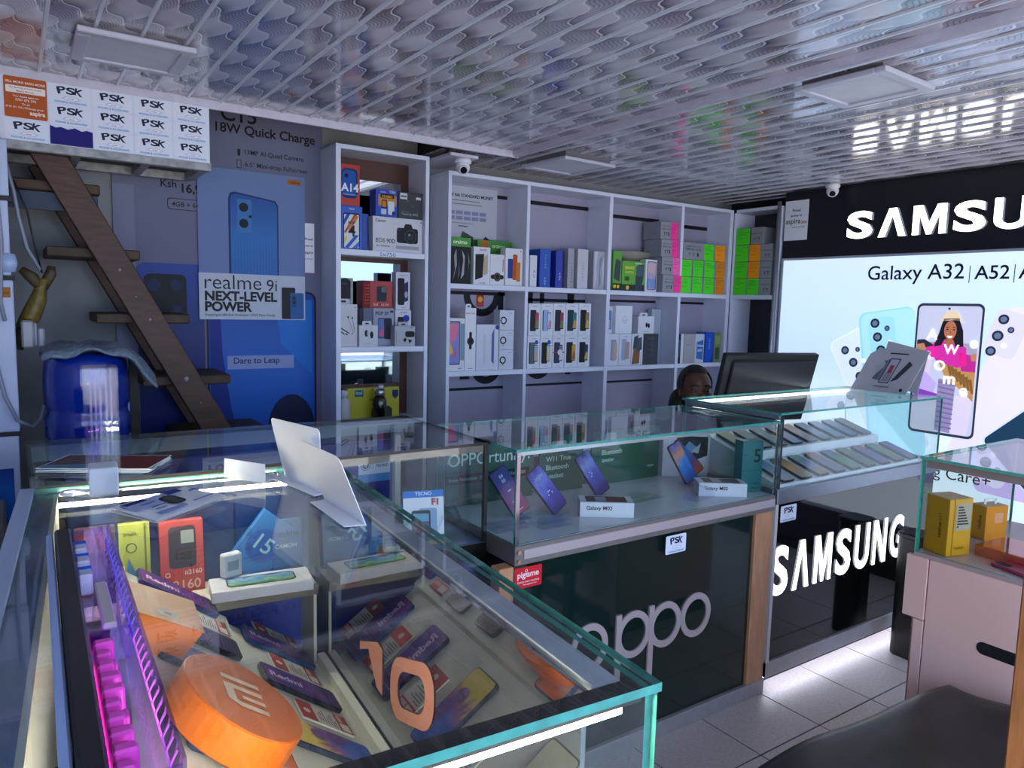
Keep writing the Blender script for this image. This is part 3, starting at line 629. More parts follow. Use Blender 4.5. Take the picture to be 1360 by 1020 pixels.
# bay 1, upper
carton('foil_case', 'green topped box with crinkled black foil front, in the bay with the green poster', '#3f8f28', [('r', 0, 0, 1, .80, '#17181c'), ('p', [(.1, .05), (.2, .3), (.15, .6), (.26, .75), (.3, .4)], '#8d9098'), ('p', [(.5, .1), (.62, .5), (.55, .72), (.7, .6), (.66, .2)], '#a2a5ac'), ('p', [(.8, .05), (.9, .4), (.84, .7), (.95, .5)], '#70747c'), ('p', [(.35, .1), (.45, .22), (.4, .5)], '#595c64'), ('w', .1, .86, .8, 'oraimo', '#e8f4e0')], .09)
carton('green_back', 'wide green box standing behind the round watch box', '#3c8a24', [('r', .1, .78, .30, .98, '#b5602a'), ('w', .42, .84, .8, 'oraimo', '#d8f0cc')], .04, 3.345)
carton('phone_black', 'white phone box picturing a black phone, beside the foil fronted box', '#dadbe4', [('w', .35, .9, .8, 'GALAXY', '#33333c'), ('p', [(.1, .12), (.55, .2), (.62, .82), (.1, .8)], '#17181d'), ('p', [(.6, .25), (.85, .3), (.85, .82), (.6, .75)], '#b7ac90'), ('w', .35, .03, .7, 'Dual SIM', '#77777f')])
carton('watch_round', 'small white watch box with a black round dial', '#d8d9e2', [('R', .04, .20, .96, .34, '#1a1a1e', .01), ('e', .5, .27, .26, 0, '#0f0f12'), ('o', .5, .27, .2, .2, '#6a5a40'), ('r', .86, .45, .92, .85, '#a8685a')])
carton('phone_orange', 'white phone box picturing blue and orange phones, end of its bay', '#dcdde6', [('R', .14, .2, .44, .72, '#2a3f8c', .006), ('R', .42, .16, .68, .84, '#b4501e', .006), ('R', .62, .12, .86, .64, '#c47a34', .006), ('e', .86, .93, .04, 0, '#d06a3a')])
# bay 2, upper: spines
carton('s1', 'slim white box, first spine of the row on the upper shelf', '#d5d6e0', [('t', .62, .3, .09, 'C', '#5a5a66', 'C'), ('t', .62, .45, .09, 'A', '#5a5a66', 'C')], .12)
def spine(s, col, y=.12, h=.05):
    return [('t', .5, y+.075*i, h, ch, col, 'C', .02) for i, ch in enumerate(reversed(s))]
carton('s2', 'bright blue phone box on edge with white lettering, widest of the spines', '#1c4fb4', spine('POP', '#b8ccf4', .06)+spine('TECNO', '#86a8ec', .5), .12)
carton('s3', 'dark blue phone box on edge beside the bright blue one', '#2336a4', [('r', .8, 0, 1, 1, '#141c50')]+spine('POP', '#c4ccf4', .2, .055), .12)
carton('s4', 'grey box on edge with faint vertical lettering, tallest of the spines', '#9fa0ac', spine('PHANTOM', '#5a5a66', .15, .04)+[('r', .86, 0, 1, 1, '#55555f')], .12)
carton('s5', 'off white box on edge with pale grey vertical lettering', '#c3c2cc', spine('SAMSUNG', '#8a8a96', .2, .04), .12)
carton('s6', 'box on edge wrapped in crinkled silver film, last of the spines', '#a9abb8', [('p', [(.1, 0), (.3, .3), (.2, .6), (.4, 1), (.1, 1)], '#c6c8d4'), ('p', [(.5, 0), (.7, .2), (.6, .5), (.8, .9), (.5, .8)], '#8a8d9c'), ('p', [(.85, .1), (.97, .5), (.9, .9), (.8, .6)], '#d6d8e2')], .12)
# bay 3, upper
carton('green_tall', 'tall green box with grey phone picture and yellow faces at its foot', '#58a030', [('p', [(.1, .3), (.8, .22), (.9, .75), (.3, .8)], '#3c4650'), ('r', 0, 0, 1, .18, '#2a2a26'), ('e', .25, .1, .16, 0, '#e8c83a'), ('e', .65, .1, .16, 0, '#e8c83a')], .07)
carton('green_watch', 'wide green box picturing a dark smart watch', '#5aa632', [('r', 0, 0, 1, .22, '#2b332a'), ('p', [(.6, 0), (.85, 0), (.95, .5), (.95, .9), (.72, .92), (.6, .5)], '#33404c'), ('R', .62, .5, .92, .86, '#4a5a68', .01), ('w', .12, .72, .55, 'SMART', '#e6e44a', .03), ('w', .12, .58, .5, 'WATCH', '#e6e44a', .03), ('r', .12, .34, .32, .48, '#2c5a1c'), ('e', .25, .11, .07, 0, '#e8d24a'), ('w', .55, .9, .85, 'oraimo', '#e4f4da')], .08)
carton('phone_grad', 'white phone box picturing a pale gradient screen, beside the pink labels', '#d9dae4', [('R', .16, .06, .92, .94, '#23242c', .01), ('R', .2, .08, .88, .92, '#b9a8cc', .008), ('r', .2, .1, .88, .4, '#7f9ad0'), ('p', [(.2, .6), (.88, .5), (.88, .88), (.2, .88)], '#d2b4bc'), ('t', .54, .5, .08, 'Y', '#8a94c4', 'C')])
t = thing('tray', 'beige shallow tray lying behind the green boxes', 'tray', (3.15, 3.345, 1.735))
MB().lathe([(.105, 0), (.135, .03), (.145, .055), (.14, .058), (.12, .03), (.09, .012)], (0, 0, 0), M('beige', '#8a8578', .6), 24, 1, .38).build('bowl', t, smooth=True)
t = thing('riser_box', 'brown box propping up the beige tray behind green boxes', 'box', (3.15, 3.345, 1.551))
MB().box(-.09, .09, -.04, .04, 0, .184, M('card_brown', '#7a6a54', .6)).build('body', t, bevel=.001)
INK = '#3a3f44'
def note(col, dense=4):
    """fluorescent note with pen scribble"""
    ops = [('r', 0, 0, 1, 1, col)]
    for i in range(dense):
        x, y = .1, .86-.12*i-(.1 if i == dense-1 else 0); e = .5+.42*random.random() if i < dense-1 else .45
        while x < e:
            l = .08+.12*random.random(); dy = .03*random.random()
            ops.append(('p', [(x, y), (x+l*.5, y+.02+dy), (x+l, y+.01), (x+l, y-.01), (x+l*.5, y+dy), (x, y-.025)], INK)); x += l+.05
    return ops
def stock(rect, labels, label, group, y=3.235, grey=.64, depth=.15):
    """grey accessory carton whose end carries fluorescent price notes; labels = [(x0, x1, colour)] in fractions"""
    x0, x1, z0, z1 = rect; w, h = x1-x0, z1-z0
    t = thing('stock_carton', label, 'box', ((x0+x1)/2, y, z0), (0, 0, 0), group)
    bd = MB().box(-w/2, w/2, 0, depth, 0, h-.002, M('card_grey', '#8f9199', .5, noise=.04)).build('body', t, bevel=.0012)
    mb = MB()
    if labels[0][0] > .3:
        mb.prn([('w', .08, .72, .55, 'SCREEN PROTECTOR', '#44464e'), ('w', .05, .54, .57, 'TEMPERED GLASS', '#44464e'), ('t', .16, .2, .2, 'Y', '#33353c'), ('t', .3, .2, .2, 'T', '#33353c'), ('r', .43, .2, .49, .4, '#33353c')], (-w/2, 0, 0), (1, 0, 0), (0, 0, 1), w, h-.002); mb.build('front_print', t)
    for a, b, c in labels:
        MB().prn([op for op in note(c)], (-w/2+a*w, -.0008, 0), (1, 0, 0), (0, 0, 1), (b-a)*w, (h-.002)*.98).build('price_note', t)
    return t
PINK, GRN, ORG = '#ff3f9c', '#4fe22a', '#ff9c1c'
for k, nm in enumerate(('bottom', 'second', 'third', 'topmost')):
    stock((3.262, 3.421-.004*k, 1.551+.107*k, 1.658+.107*k), [(.58, 1, PINK if k != 1 else '#ff6ab4')], 'grey carton with a pink price note, %s of the pink stack' % nm, 'cartons with pink notes', 3.232-.012*(3-k))
names = [['first', 'second', 'third', 'fourth'], ['first', 'second', 'third', 'fourth']]
XS = [(3.452, 3.556), (3.560, 3.660), (3.664, 3.770), (3.773, 3.868)]
for j, row in enumerate(('lower', 'upper')):
    for i, (a, b) in enumerate(XS):
        stock((a, b, 1.551+.106*j, 1.657+.106*j), [(.05, .9, GRN if i < 3 else '#e88a1c')], 'carton with %s note, %s from the pink stack, %s row' % ('a green' if i < 3 else 'an orange', names[j][i], row), 'cartons with green and orange notes')
stock((3.470, 3.752, 1.763, 1.869), [(.66, .98, GRN)], 'long grey carton with a green note lying on the two row pile', 'cartons with green and orange notes')
stock((3.756, 3.862, 1.763, 1.869), [(.05, .95, ORG)], 'grey carton with an orange note on top of the two row pile', 'cartons with green and orange notes')
# corner bay: boxes face the room (-x)
def stock_x(y0, y1, z0, z1, col, label):
    t = thing('stock_carton', label, 'box', (3.915, (y0+y1)/2, z0), (0, 0, -PI/2), 'cartons in the corner shelf')
    w, h = y0-y1, z1-z0
    MB().box(-w/2, w/2, 0, .15, 0, h-.002, M('card_grey', '#8f9199', .5)).build('body', t, bevel=.0012)
    if col: MB().prn(note(col), (-w/2+.002, -.0006, 0), (1, 0, 0), (0, 0, 1), w*.92, (h-.002)*.98).build('price_note', t)
    else: MB().prn([('w', .08, .6, .9, 'TEMPERED GLASS', '#44464e'), ('t', .3, .2, .2, 'Y', '#33353c'), ('t', .6, .2, .2, 'T', '#33353c')], (-w/2, 0, 0), (1, 0, 0), (0, 0, 1), w, h-.002).build('front_print', t)
CY = [(3.198, 3.092), (3.090, 3.0), (2.997, 2.915)]
for j, (nm, cols_) in enumerate((('bottom', (GRN, GRN, None)), ('second', (GRN, ORG, None)), ('third', (GRN, ORG, None)), ('top', (GRN, None, None)))):
    for i, c in enumerate(cols_):
        if j == 3 and i == 2: continue
        what = {GRN: 'green noted', ORG: 'orange noted', None: 'plain grey'}[c]
        pos = ('against the inner corner', 'in the middle', 'next to the pipe')[i]
        stock_x(CY[i][0], CY[i][1]-(.0 if j < 3 else .01), 1.551+.107*j, 1.658+.107*j, c, '%s carton on the corner shelf, %s row, %s' % (what, nm, pos))
# bay 1, lower
carton('tablet', 'tall white tablet box with a colourful screen picture', '#dcdde6', [('R', .02, .12, .72, .94, '#2a2c34', .008), ('R', .02, .14, .68, .92, '#8a8ac8', .006), ('p', [(.02, .5), (.5, .62), (.62, .9), (.02, .9)], '#e07a9a'), ('p', [(.02, .3), (.3, .34), (.2, .5), (.02, .55)], '#e8b84a'), ('p', [(.3, .25), (.5, .3), (.45, .5)], '#d86a6a'), ('R', .74, .2, .98, .9, '#7f9ab0', .006), ('r', .6, .04, .85, .055, '#77777f')], .05)
carton('watch_tall', 'slender tall white box with a black watch, beside the tablet box', '#dedfe8', [('w', .1, .9, .9, 'Galaxy Watch', '#2a2a32'), ('R', .38, .34, .62, .62, '#1a1b20', .006), ('e', .5, .47, .32, 0, '#101114'), ('o', .5, .47, .25, .12, '#4a4c55'), ('r', .3, .03, .7, .04, '#77777f')], .06, tab=True)
carton('white_big', 'large plain white box with a slim side view of a phone', '#d0d3e2', [('p', [(.68, .2), (.8, .12), (.8, .92), (.68, .78)], '#5a6a9a'), ('e', .93, .94, .09, 0, '#2b4a94'), ('R', .3, .12, .42, .8, '#c6c9d8', .004)], .05)
for k, nm in enumerate(('bottom', 'middle', 'top')):
    z = 1.109+.105*k
    carton((2.12, 2.212, z, z+.104), 'small white fitness band box, %s of the three' % nm, '#c9cedc', [('o', .26, .48, .22, .35, '#14151a'), ('r', .2, .2, .32, .3, '#c9a070'), ('r', .6, .84, .85, .86, '#77777f')], .06, group='band boxes in a pile')
MB().prn([('r', 0, 0, 1, 1, '#b02a2a'), ('e', .5, .62, .35, 0, '#e0b030'), ('r', .1, .1, .9, .3, '#d04a3a')], (2.076, 3.4055, 1.439), (1, 0, 0), (0, 0, 1), .045, .061).build('red_sticker', bpy.data.objects['shelf_unit'], True)
# bay 2, lower: ten phone boxes
PH = [('t0', 'dark phone with a red flower screen, first of the upper five', '#23252e', '#c0405a', '#6a8a4a'), ('t1', 'pale blue phone, second of the upper five', '#9ab4dc', '#c8d4ec', '#d88aa0'), ('t2', 'dark phone with a crimson screen, third of the upper five', '#2a2a38', '#a03a5a', '#5a8a50'), ('t3', 'teal and gold screen, fourth of the upper five', '#1f3a4a', '#2f7a80', '#d09a40'), ('t4', 'black phone with a mustard screen, last of the upper five', '#15161b', '#8a7a3a', '#c9b060'),
      ('u0', 'grey phone and a blue round seal, first of the lower five', '#5a6470', '#a8b0b8', '#c4a890'), ('u1', 'black phone and a blue round seal, second of the lower five', '#1b1c22', '#c8c4b0', '#d8b890'), ('u2', 'purple grey phone and red ribbon, third of the lower five', '#343c54', '#7a7a9a', '#d8d8e0'), ('u3', 'black phone with an amber screen, fourth of the lower five', '#1a1b20', '#d89a2a', '#a86a30'), ('u4', 'black phone with a dim navy screen, last of the lower five', '#16171c', '#2a3458', '#b8a860')]
for k, lab, a, b, c in PH:
    ops = ph2(a, b, c)
    if 'seal' in lab: ops.append(('e', .72, .80, .15, 0, '#2b5ab0'))
    if 'ribbon' in lab: ops += [('r', 0, .46, 1, .5, '#b03a3a'), ('e', .62, .48, .2, 0, '#dcdce4')]
    carton(k, 'phone box with a '+lab, '#dddee8', ops, .055, group='phone boxes in two rows of five')
# bay 3, lower
carton('w0', 'narrow white box with a blue phone picture, half hidden', '#d8d9e4', [('R', .3, .15, .8, .85, '#6a88b8', .004), ('r', .35, .2, .6, .5, '#c8b0b8')], .05, 3.26)
carton('w1', 'plain white box with an embossed emblem, leaning slightly', '#dcdee8', [('o', .55, .5, .16, .2, '#c2c6d4'), ('r', .4, .46, .7, .5, '#c2c6d4')], .05, 3.235)
carton('w2', 'small white earbud box with a hang tab, standing on a phone box', '#d6d7e0', [('e', .52, .5, .07, .14, '#14151a'), ('e', .66, .46, .07, .14, '#14151a'), ('r', .3, .12, .7, .14, '#88888f')], .06, tab=True)
carton('v0', 'white phone box with a pale blue phone, first of the four under the plain box', '#d9dae4', [('R', .25, .16, .75, .82, '#8fa0b8', .006), ('R', .5, .2, .85, .75, '#c4a8a0', .005)], .05)
carton('v1', 'white phone box with a rosy phone, second of the four under the plain box', '#d9dae4', [('R', .2, .16, .6, .84, '#9ab0d0', .006), ('R', .5, .2, .85, .75, '#b89890', .005), ('w', .35, .9, .7, 'GALAXY', '#5a5a66')], .05)
carton('v2', 'white phone box with a dark phone and brown picture, third of the four', '#d4d5e0', [('p', [(.12, .5), (.5, .55), (.55, .96), (.2, .9)], '#3a4250'), ('p', [(.05, .02), (.7, .05), (.72, .5), (.2, .55)], '#8a5a38'), ('p', [(.4, .4), (.9, .5), (.85, .9), (.45, .85)], '#4a525e')], .05)
carton('v3', 'dark navy box with large outlined letters, last of the four', '#161c2a', [('t', .5, .78, .13, 'NR', '#4a5468', 'C'), ('t', .5, .6, .13, 'KE', '#4a5468', 'C'), ('t', .5, .42, .13, 'MA', '#4a5468', 'C'), ('t', .5, .24, .13, 'RO', '#4a5468', 'C')], .06)
carton('tall_light', 'tall plain pale box standing behind the navy box', '#b6bccc', [('r', .48, 0, .5, 1, '#a2a8ba')], .04, 3.35)
# bay 4, lower
carton('x0', 'thin black and white box on edge, first in the bay above the woman', '#d4d5de', [('r', 0, 0, .45, 1, '#1c1c22'), ('r', .1, .2, .3, .8, '#50505a')], .1)
carton('x1', 'wide pale box with a blue phone panel, in the bay above the woman', '#a6a2a8', [('r', .55, 0, .98, 1, '#c9ccd8'), ('p', [(.62, .15), (.95, .1), (.95, .8), (.62, .72)], '#3c70b8'), ('t', .66, .55, .1, 'Note', '#dfe6f4'), ('t', .66, .38, .1, 'A09', '#dfe6f4'), ('t', .1, .6, .06, 'realme', '#8a868e')], .08)
carton('x2', 'bright blue box with white vertical lettering, in the bay above the woman', '#1c56c8', spine('SPARK', '#b8d0f8', .45, .06)+[('p', [(.6, 0), (1, 0), (1, .3)], '#1646a4')], .08)
carton('x3', 'slim green box at the end of the bay above the woman', '#7a8c58', [('r', .1, .6, .9, .9, '#94a66c'), ('R', .2, .1, .8, .5, '#4a5a3a', .005)], .08)
# poster at the back of the first bay
t = thing('shelf_poster', 'green and white mobile money poster at the back of the first bay', 'poster', (2.03, 3.40, 1.79))
MB().box(1.82, 2.19, 3.3995, 3.4055, 1.60, 2.062, M('poster_white', '#b4b6c4', .5)).build('sheet', t, True)
ops = [('w', .03, .88, .93, 'E TUNAI? NA STANDARD MONEY', '#1a2a22', .03), ('r', .2, .835, .7, .845, '#77797f'), ('r', .12, .795, .74, .805, '#77797f')]
for r_ in range(2):
    ops.append(('r', .02, .68-.06*r_, .16, .73-.06*r_, '#2f7a34'))
    for c in range(5): ops.append(('r', .18+.13*c, .685-.06*r_, .29+.13*c, .725-.06*r_, '#8088aa'))
ops += [('r', .25, .585, .6, .592, '#77797f'), ('r', .35, .55, .5, .562, '#55575f'), ('r', 0, .0, .97, .20, '#2d4a33'), ('p', [(0, .2), (.3, .2), (.3, .4), (.18, .46), (0, .34)], '#6f9a74'), ('p', [(.3, .2), (.6, .2), (.6, .44), (.42, .5)], '#39443f'), ('p', [(.6, .2), (.97, .2), (.97, .38), (.8, .46)], '#2a3036'), ('e', .07, .26, .07, .09, '#5a3a2c'), ('r', .26, .22, .4, .32, '#a05a4a'), ('r', .3, .3, .36, .34, '#c4b4a4'), ('r', .64, .24, .76, .36, '#9aa0a4'), ('r', .78, .2, .93, .3, '#15181c')]
MB().prn(ops, (1.82, 3.3995, 1.60), (1, 0, 0), (0, 0, 1), .37, .462).build('print', t, True)

# ---------------------------------------------------------------- narrow unit contents
carton('pop4', 'blue phone box with a big 4 and slanted coloured bars', '#1a55ba', [('t', .5, .92, .03, 'TECNO', '#cfe0fa', 'C'), ('R', .1, .02, .88, .84, '#0a1230', .008), ('R', .14, .03, .84, .81, '#d6d8da', .006), ('p', [(.14, .68), (.24, .81), (.42, .81), (.14, .55)], '#1f4fb0'), ('p', [(.14, .4), (.6, .81), (.76, .81), (.2, .36)], '#b0552e'), ('p', [(.14, .12), (.3, .26), (.2, .3), (.14, .26)], '#d4c83a'), ('p', [(.3, .5), (.7, .78), (.84, .78), (.4, .42)], '#c87a58'), ('p', [(.16, .04), (.66, .34), (.84, .34), (.34, .03)], '#2a63c0'), ('p', [(.5, .03), (.84, .2), (.84, .08), (.74, .03)], '#3a78d0'), ('t', .5, .58, .07, 'POP', '#14161c', 'C', .02), ('t', .5, .30, .26, '4', '#14161c', 'C', .02)], .1)
carton('a14', 'red phone box with large white lettering, standing on the blue box', '#b02a1c', [('R', .06, .18, .88, .90, '#0e2a66', .02), ('R', .1, .24, .8, .86, '#2056a8', .02), ('e', .3, .72, .1, 0, '#0a1638'), ('t', .48, .34, .2, 'A14', '#e4e6ec', 'C', .03), ('w', .1, .25, .86, 'Unbelievable Experience', '#b8c4dc')], .1)
carton('blue_side', 'plain blue box behind the big 4 box', '#17479e', [('r', .8, .1, .95, .95, '#123a84')], .1, 3.27)
carton('camera', 'wide white camera box picturing a black camera', '#c9cad4', [('t', .05, .84, .09, 'Canon', '#4a4c56', 'L', .02), ('r', .395, 0, .4, 1, '#a4a6b2'), ('t', .06, .26, .12, 'EOS 90D', '#2a2c34'), ('w', .07, .14, .34, 'EF-S 18-135mm', '#4a4c54'), ('R', .47, .28, .90, .72, '#17181c', .012), ('p', [(.60, .70), (.64, .84), (.76, .84), (.80, .70)], '#17181c'), ('e', .745, .48, .135, 0, '#0c0d10'), ('o', .745, .48, .12, .15, '#3a4450'), ('e', .745, .48, .07, 0, '#24343e'), ('e', .72, .53, .02, 0, '#8aa0ac'), ('r', .5, .62, .56, .72, '#2a2b30'), ('r', .45, .1, .92, .2, '#9a9ca8'), ('r', .94, .9, .97, .93, '#22232a')], .12)
carton('classic', 'blue phone box with an orange oval, standing on the camera box', '#1c3fae', [('R', .12, .06, .94, .82, '#c08a3a', .01), ('r', .12, .06, .94, .4, '#2a55bc'), ('R', .2, .68, .85, .84, '#1a1a20', .008), ('t', .52, .7, .09, 'CLASSIC', '#f0a030', 'C', .03), ('R', .26, .3, .5, .62, '#1a1a1e', .005), ('r', .29, .35, .46, .58, '#c87a40'), ('R', .24, .08, .48, .28, '#b8c4dc', .004), ('R', .56, .08, .84, .58, '#d0d6e4', .005), ('e', .82, .14, .09, 0, '#1a2a6c'), ('w', .2, .88, .45, 'TECNO', '#cdd8f2'), ('w', .6, .88, .88, 'T301', '#cdd8f2')], .07)
carton('earphone_black', 'black earphone box with faint earbud drawing, standing on the camera box', '#15171b', [('r', .07, .72, .36, .95, '#c4c8d0'), ('r', .1, .8, .33, .86, '#55585f'), ('r', .72, .74, .92, .84, '#c4c8d0'), ('e', .36, .66, .05, 0, '#4a4e56'), ('e', .58, .48, .05, 0, '#454850'), ('r', .42, .52, .44, .64, '#3a3d44'), ('w', .12, .24, .42, 'SAMSUNG', '#6a6d74'), ('w', .12, .10, .8, 'Tuned by AKG', '#a8abb2')], .07)
carton('earphone_white', 'white box with a drawing of black wired earphones', '#c2c0c8', [('e', .45, .70, .05, 0, '#101014'), ('e', .70, .68, .05, 0, '#101014'), ('p', [(.44, .68), (.46, .68), (.74, .36), (.72, .36)], '#2a2a30'), ('p', [(.69, .66), (.71, .66), (.84, .40), (.82, .39)], '#2a2a30'), ('p', [(.66, .28), (.82, .36), (.83, .38), (.66, .30)], '#2a2a30'), ('p', [(.04, .42), (.52, .30), (.52, .33), (.04, .45)], '#101014'), ('p', [(.02, .34), (.24, .28), (.24, .31), (.02, .37)], '#101014'), ('p', [(.28, .29), (.42, .27), (.42, .30), (.28, .32)], '#101014'), ('r', .8, .92, .9, .94, '#77777f')], .07)
carton('black_handle', 'black blister pack with a white hook card, on the earphone box', '#8a8c92', [('R', .0, .12, .8, .92, '#101216', .01), ('p', [(.05, .95), (.4, 1), (.75, .92), (.7, .86), (.4, .93), (.08, .88)], '#15171b'), ('r', .0, .0, .72, .20, '#bcbcc2'), ('R', .05, .06, .45, .13, '#14151a', .003), ('w', .1, .75, .5, 'Nokia', '#5a5e66')], .06)
carton('pop_grey', 'grey phone box with a dark and a pink phone side by side', '#8f93a8', [('r', 0, 0, .27, 1, '#5f657c'), ('r', .27, 0, .31, 1, '#4a5066'), ('t', .38, .82, .09, 'POP 2F', '#1c1e2a', 'L', .02), ('R', .46, .2, .70, .74, '#16182a', .006), ('R', .47, .22, .66, .72, '#5a70b0', .005), ('p', [(.47, .3), (.66, .22), (.66, .55)], '#c05a8a'), ('R', .66, .18, .92, .74, '#20253c', .01), ('r', .86, .88, .96, .94, '#2a3a6a')], .08, 3.27)
carton('red_phone', 'red phone box with a small keypad phone, on the grey box', '#9c1c16', [('r', 0, 0, .24, 1, '#7a1410'), ('R', .46, .24, .80, .80, '#20283c', .006), ('R', .62, .58, .78, .78, '#5a6a72', .004), ('w', .36, .08, .5, 'itel', '#e0b0a8'), ('w', .62, .08, .88, 'it2160', '#e0b0a8')]+[('r', .06, .15+.11*i, .10+.04*(i % 2), .18+.11*i, '#b8524a') for i in range(7)]+[('r', .14, .15+.11*i, .2, .18+.11*i, '#b8524a') for i in range(7)], .08, 3.27)
carton('small_white', 'white phone box with a blue seal behind the black earbud box', '#c6c8d6', [('w', .3, .9, .75, 'GALAXY', '#5a5c6a'), ('R', .15, .3, .6, .8, '#14162a', .006), ('e', .68, .76, .2, 0, '#24389c')], .05, 3.27)
carton('phone_tall', 'white phone box picturing a black phone, on the box with the seal', '#c9cbda', [('w', .25, .9, .8, 'GALAXY A13', '#5a5c6a'), ('R', .12, .12, .6, .84, '#12131c', .008), ('p', [(.6, .2), (.86, .24), (.86, .76), (.6, .7)], '#2a2468'), ('e', .72, .4, .12, .09, '#a89ab4'), ('r', .4, .04, .65, .055, '#77777f')], .05, 3.265)
carton('buds_a', 'small white box with two black earbuds and a hang tab', '#c4c5ce', [('e', .38, .62, .1, .16, '#0e0f12'), ('e', .66, .55, .09, .17, '#0e0f12'), ('e', .44, .62, .05, .1, '#9a9ca4'), ('r', .3, .13, .68, .145, '#8a8a92')], .05, 3.225, tab=True)
carton('buds_b', 'small grey box with black charging case and two earbuds', '#a9aab4', [('R', .5, .45, .98, .75, '#0e1016', .012), ('p', [(.4, .3), (.5, .44), (.58, .34), (.52, .2)], '#101218'), ('p', [(.64, .36), (.86, .3), (.72, .14)], '#101218'), ('r', .72, .9, .92, .93, '#3a3c44'), ('r', .05, .2, .1, .8, '#989aa6')], .05, 3.222, tab=True)
carton('yellow', 'wide yellow box with a dark shape, behind the black flask', '#b0a814', [('r', .14, .72, .30, .94, '#1c4a68'), ('w', .16, .78, .28, 'itel', '#a8c4d0'), ('w', .42, .56, .62, 'ASK 80', '#15160e', .02), ('p', [(.46, 0), (.46, .28), (.52, .36), (.80, .36), (.86, .26), (.86, 0)], '#26321c'), ('p', [(.86, .9), (.98, .9), (.98, .7), (.92, .6), (.86, .7)], '#1c2a5c'), ('R', .5, .02, .7, .2, '#2a5a6a', .01)], .05, 3.33)
t = thing('flask', 'black metal flask with a steel cap in front of the yellow box', 'flask', (1.455, 3.27, .885))
MB().lathe([(.030, 0), (.034, .006), (.034, .085), (.026, .108), (.021, .115)], (0, 0, 0), BLACK, 24).build('body', t, smooth=True)
MB().lathe([(.022, .115), (.026, .12), (.026, .142), (.018, .148)], (0, 0, 0), M('brushed_steel', '#9a9ca2', .3, .8), 24).build('cap', t, smooth=True)
MB().box(-.008, .02, -.006, .006, .148, .168, M('brushed_steel')).build('spout', t, bevel=.003)
t = thing('plastic_bottle', 'white plastic bottle at the foot of the narrow shelf unit', 'bottle', (1.272, 3.262, .885))
MB().lathe([(.024, 0), (.027, .005), (.027, .085), (.022, .105), (.014, .112), (.014, .12)], (0, 0, 0), M('milky_plastic', '#b0b2b8', .4), 24).build('body', t, smooth=True)
MB().lathe([(.016, .12), (.016, .145), (.012, .148)], (0, 0, 0), M('milky_cap', '#c0c2c8', .4), 20).build('cap', t, smooth=True)
# ================================================================ glass counters
ORN = M('copper_wood', '#c08a66', .35, noise=.12, scale=12, stretch=(6, 6, 1))
DECK = M('white_deck', '#c9ced6', .2, noise=.03)
DGREEN = M('dark_green_gloss', '#142522', .05, spec=.6, coat=.3)
def pane(t, name, x0, x1, y0, y1, z0, z1, mat=None, edge=None, world=False): return MB().box(x0, x1, y0, y1, z0, z1, mat or GLASS, edge or GEDGE).build(name, t, world)
def psk_small(t, x, y, z, world=True):
    mb = psk_sticker(); s = .78
    mb.v = [(x+a*s, y+b, z+c*s*1.25) for a, b, c in mb.v]; return mb.build('sticker', t, world)

# ---------------------------------------------------------------- dark green counter
t = thing('glass_counter', 'glass topped counter with a dark green front and large round lettering', 'counter', (1.74, 1.88, 0))
X0, X1, Y0, Y1 = 1.146, 2.318, 1.65, 2.12
MB().box(X0+.02, X1-.02, Y0+.03, Y1, .06, .715, M('counter_core', '#20242a', .6)).build('carcass', t, True)
MB().box(X0+.045, 2.216, Y0+.012, Y0+.03, .056, .715, DGREEN).build('front_panel', t, True)
MB().box(X0, X1, Y0-.004, Y1, 0, .056, M('brushed_plinth', '#a8a4a6', .35, .4, noise=.06, scale=40)).build('plinth', t, True, bevel=.002)
for a, b in ((1.096, 1.146), (2.216, 2.312)): MB().box(a+.0, b, Y0-.002, Y0+.045, .056, .714, ORN).build('post', t, True, bevel=.003)
MB().box(1.146, 1.190, Y0-.001, Y0+.03, .056, .714, BMATTE).build('corner_strip', t, True)
RAIL = M('dark_rail', '#8a8482', .35, .5, noise=.08, scale=40, stretch=(1, 10, 10))
MB().box(X0, X1, Y0-.004, Y1, .715, .772, RAIL).build('rail', t, True, bevel=.002)
MB().box(X0+.03, X1-.004, Y0-.007, Y0-.003, .732, .760, M('rail_inlay', '#c0b2b4', .35, .3)).build('rail_inlay', t, True, bevel=.001)
for z in (.728, .755): MB().cyl((X0+.012, Y0-.004, z), (X0+.012, Y0-.010, z), .006, ORN, n=12).build('rail_screw', t, True)
MB().box(X0+.006, X1-.006, Y0+.006, Y1-.006, .7725, .7755, DECK).build('deck', t, True)
pane(t, 'front_pane', X0+.003, X1-.003, Y0, Y0+.006, .776, 1.042, world=True)
pane(t, 'back_pane', X0+.003, X1-.003, Y1-.006, Y1, .776, 1.042, world=True)
for a in (X0, X1-.006): pane(t, 'side_pane', a, a+.006, Y0+.007, Y1-.007, .776, 1.042, world=True)
pane(t, 'top_pane', X0-.004, X1, Y0-.004, Y1+.004, 1.043, 1.051, world=True)
MB().box(X0+.004, X1-.004, Y0+.008, Y0+.028, 1.030, 1.042, ALU).build('top_strip', t, True)
for a in (X0+.001, X1-.013): MB().box(a, a+.012, Y0-.002, Y0+.002, .776, 1.042, CHROME).build('corner_trim', t, True)
mb = MB()
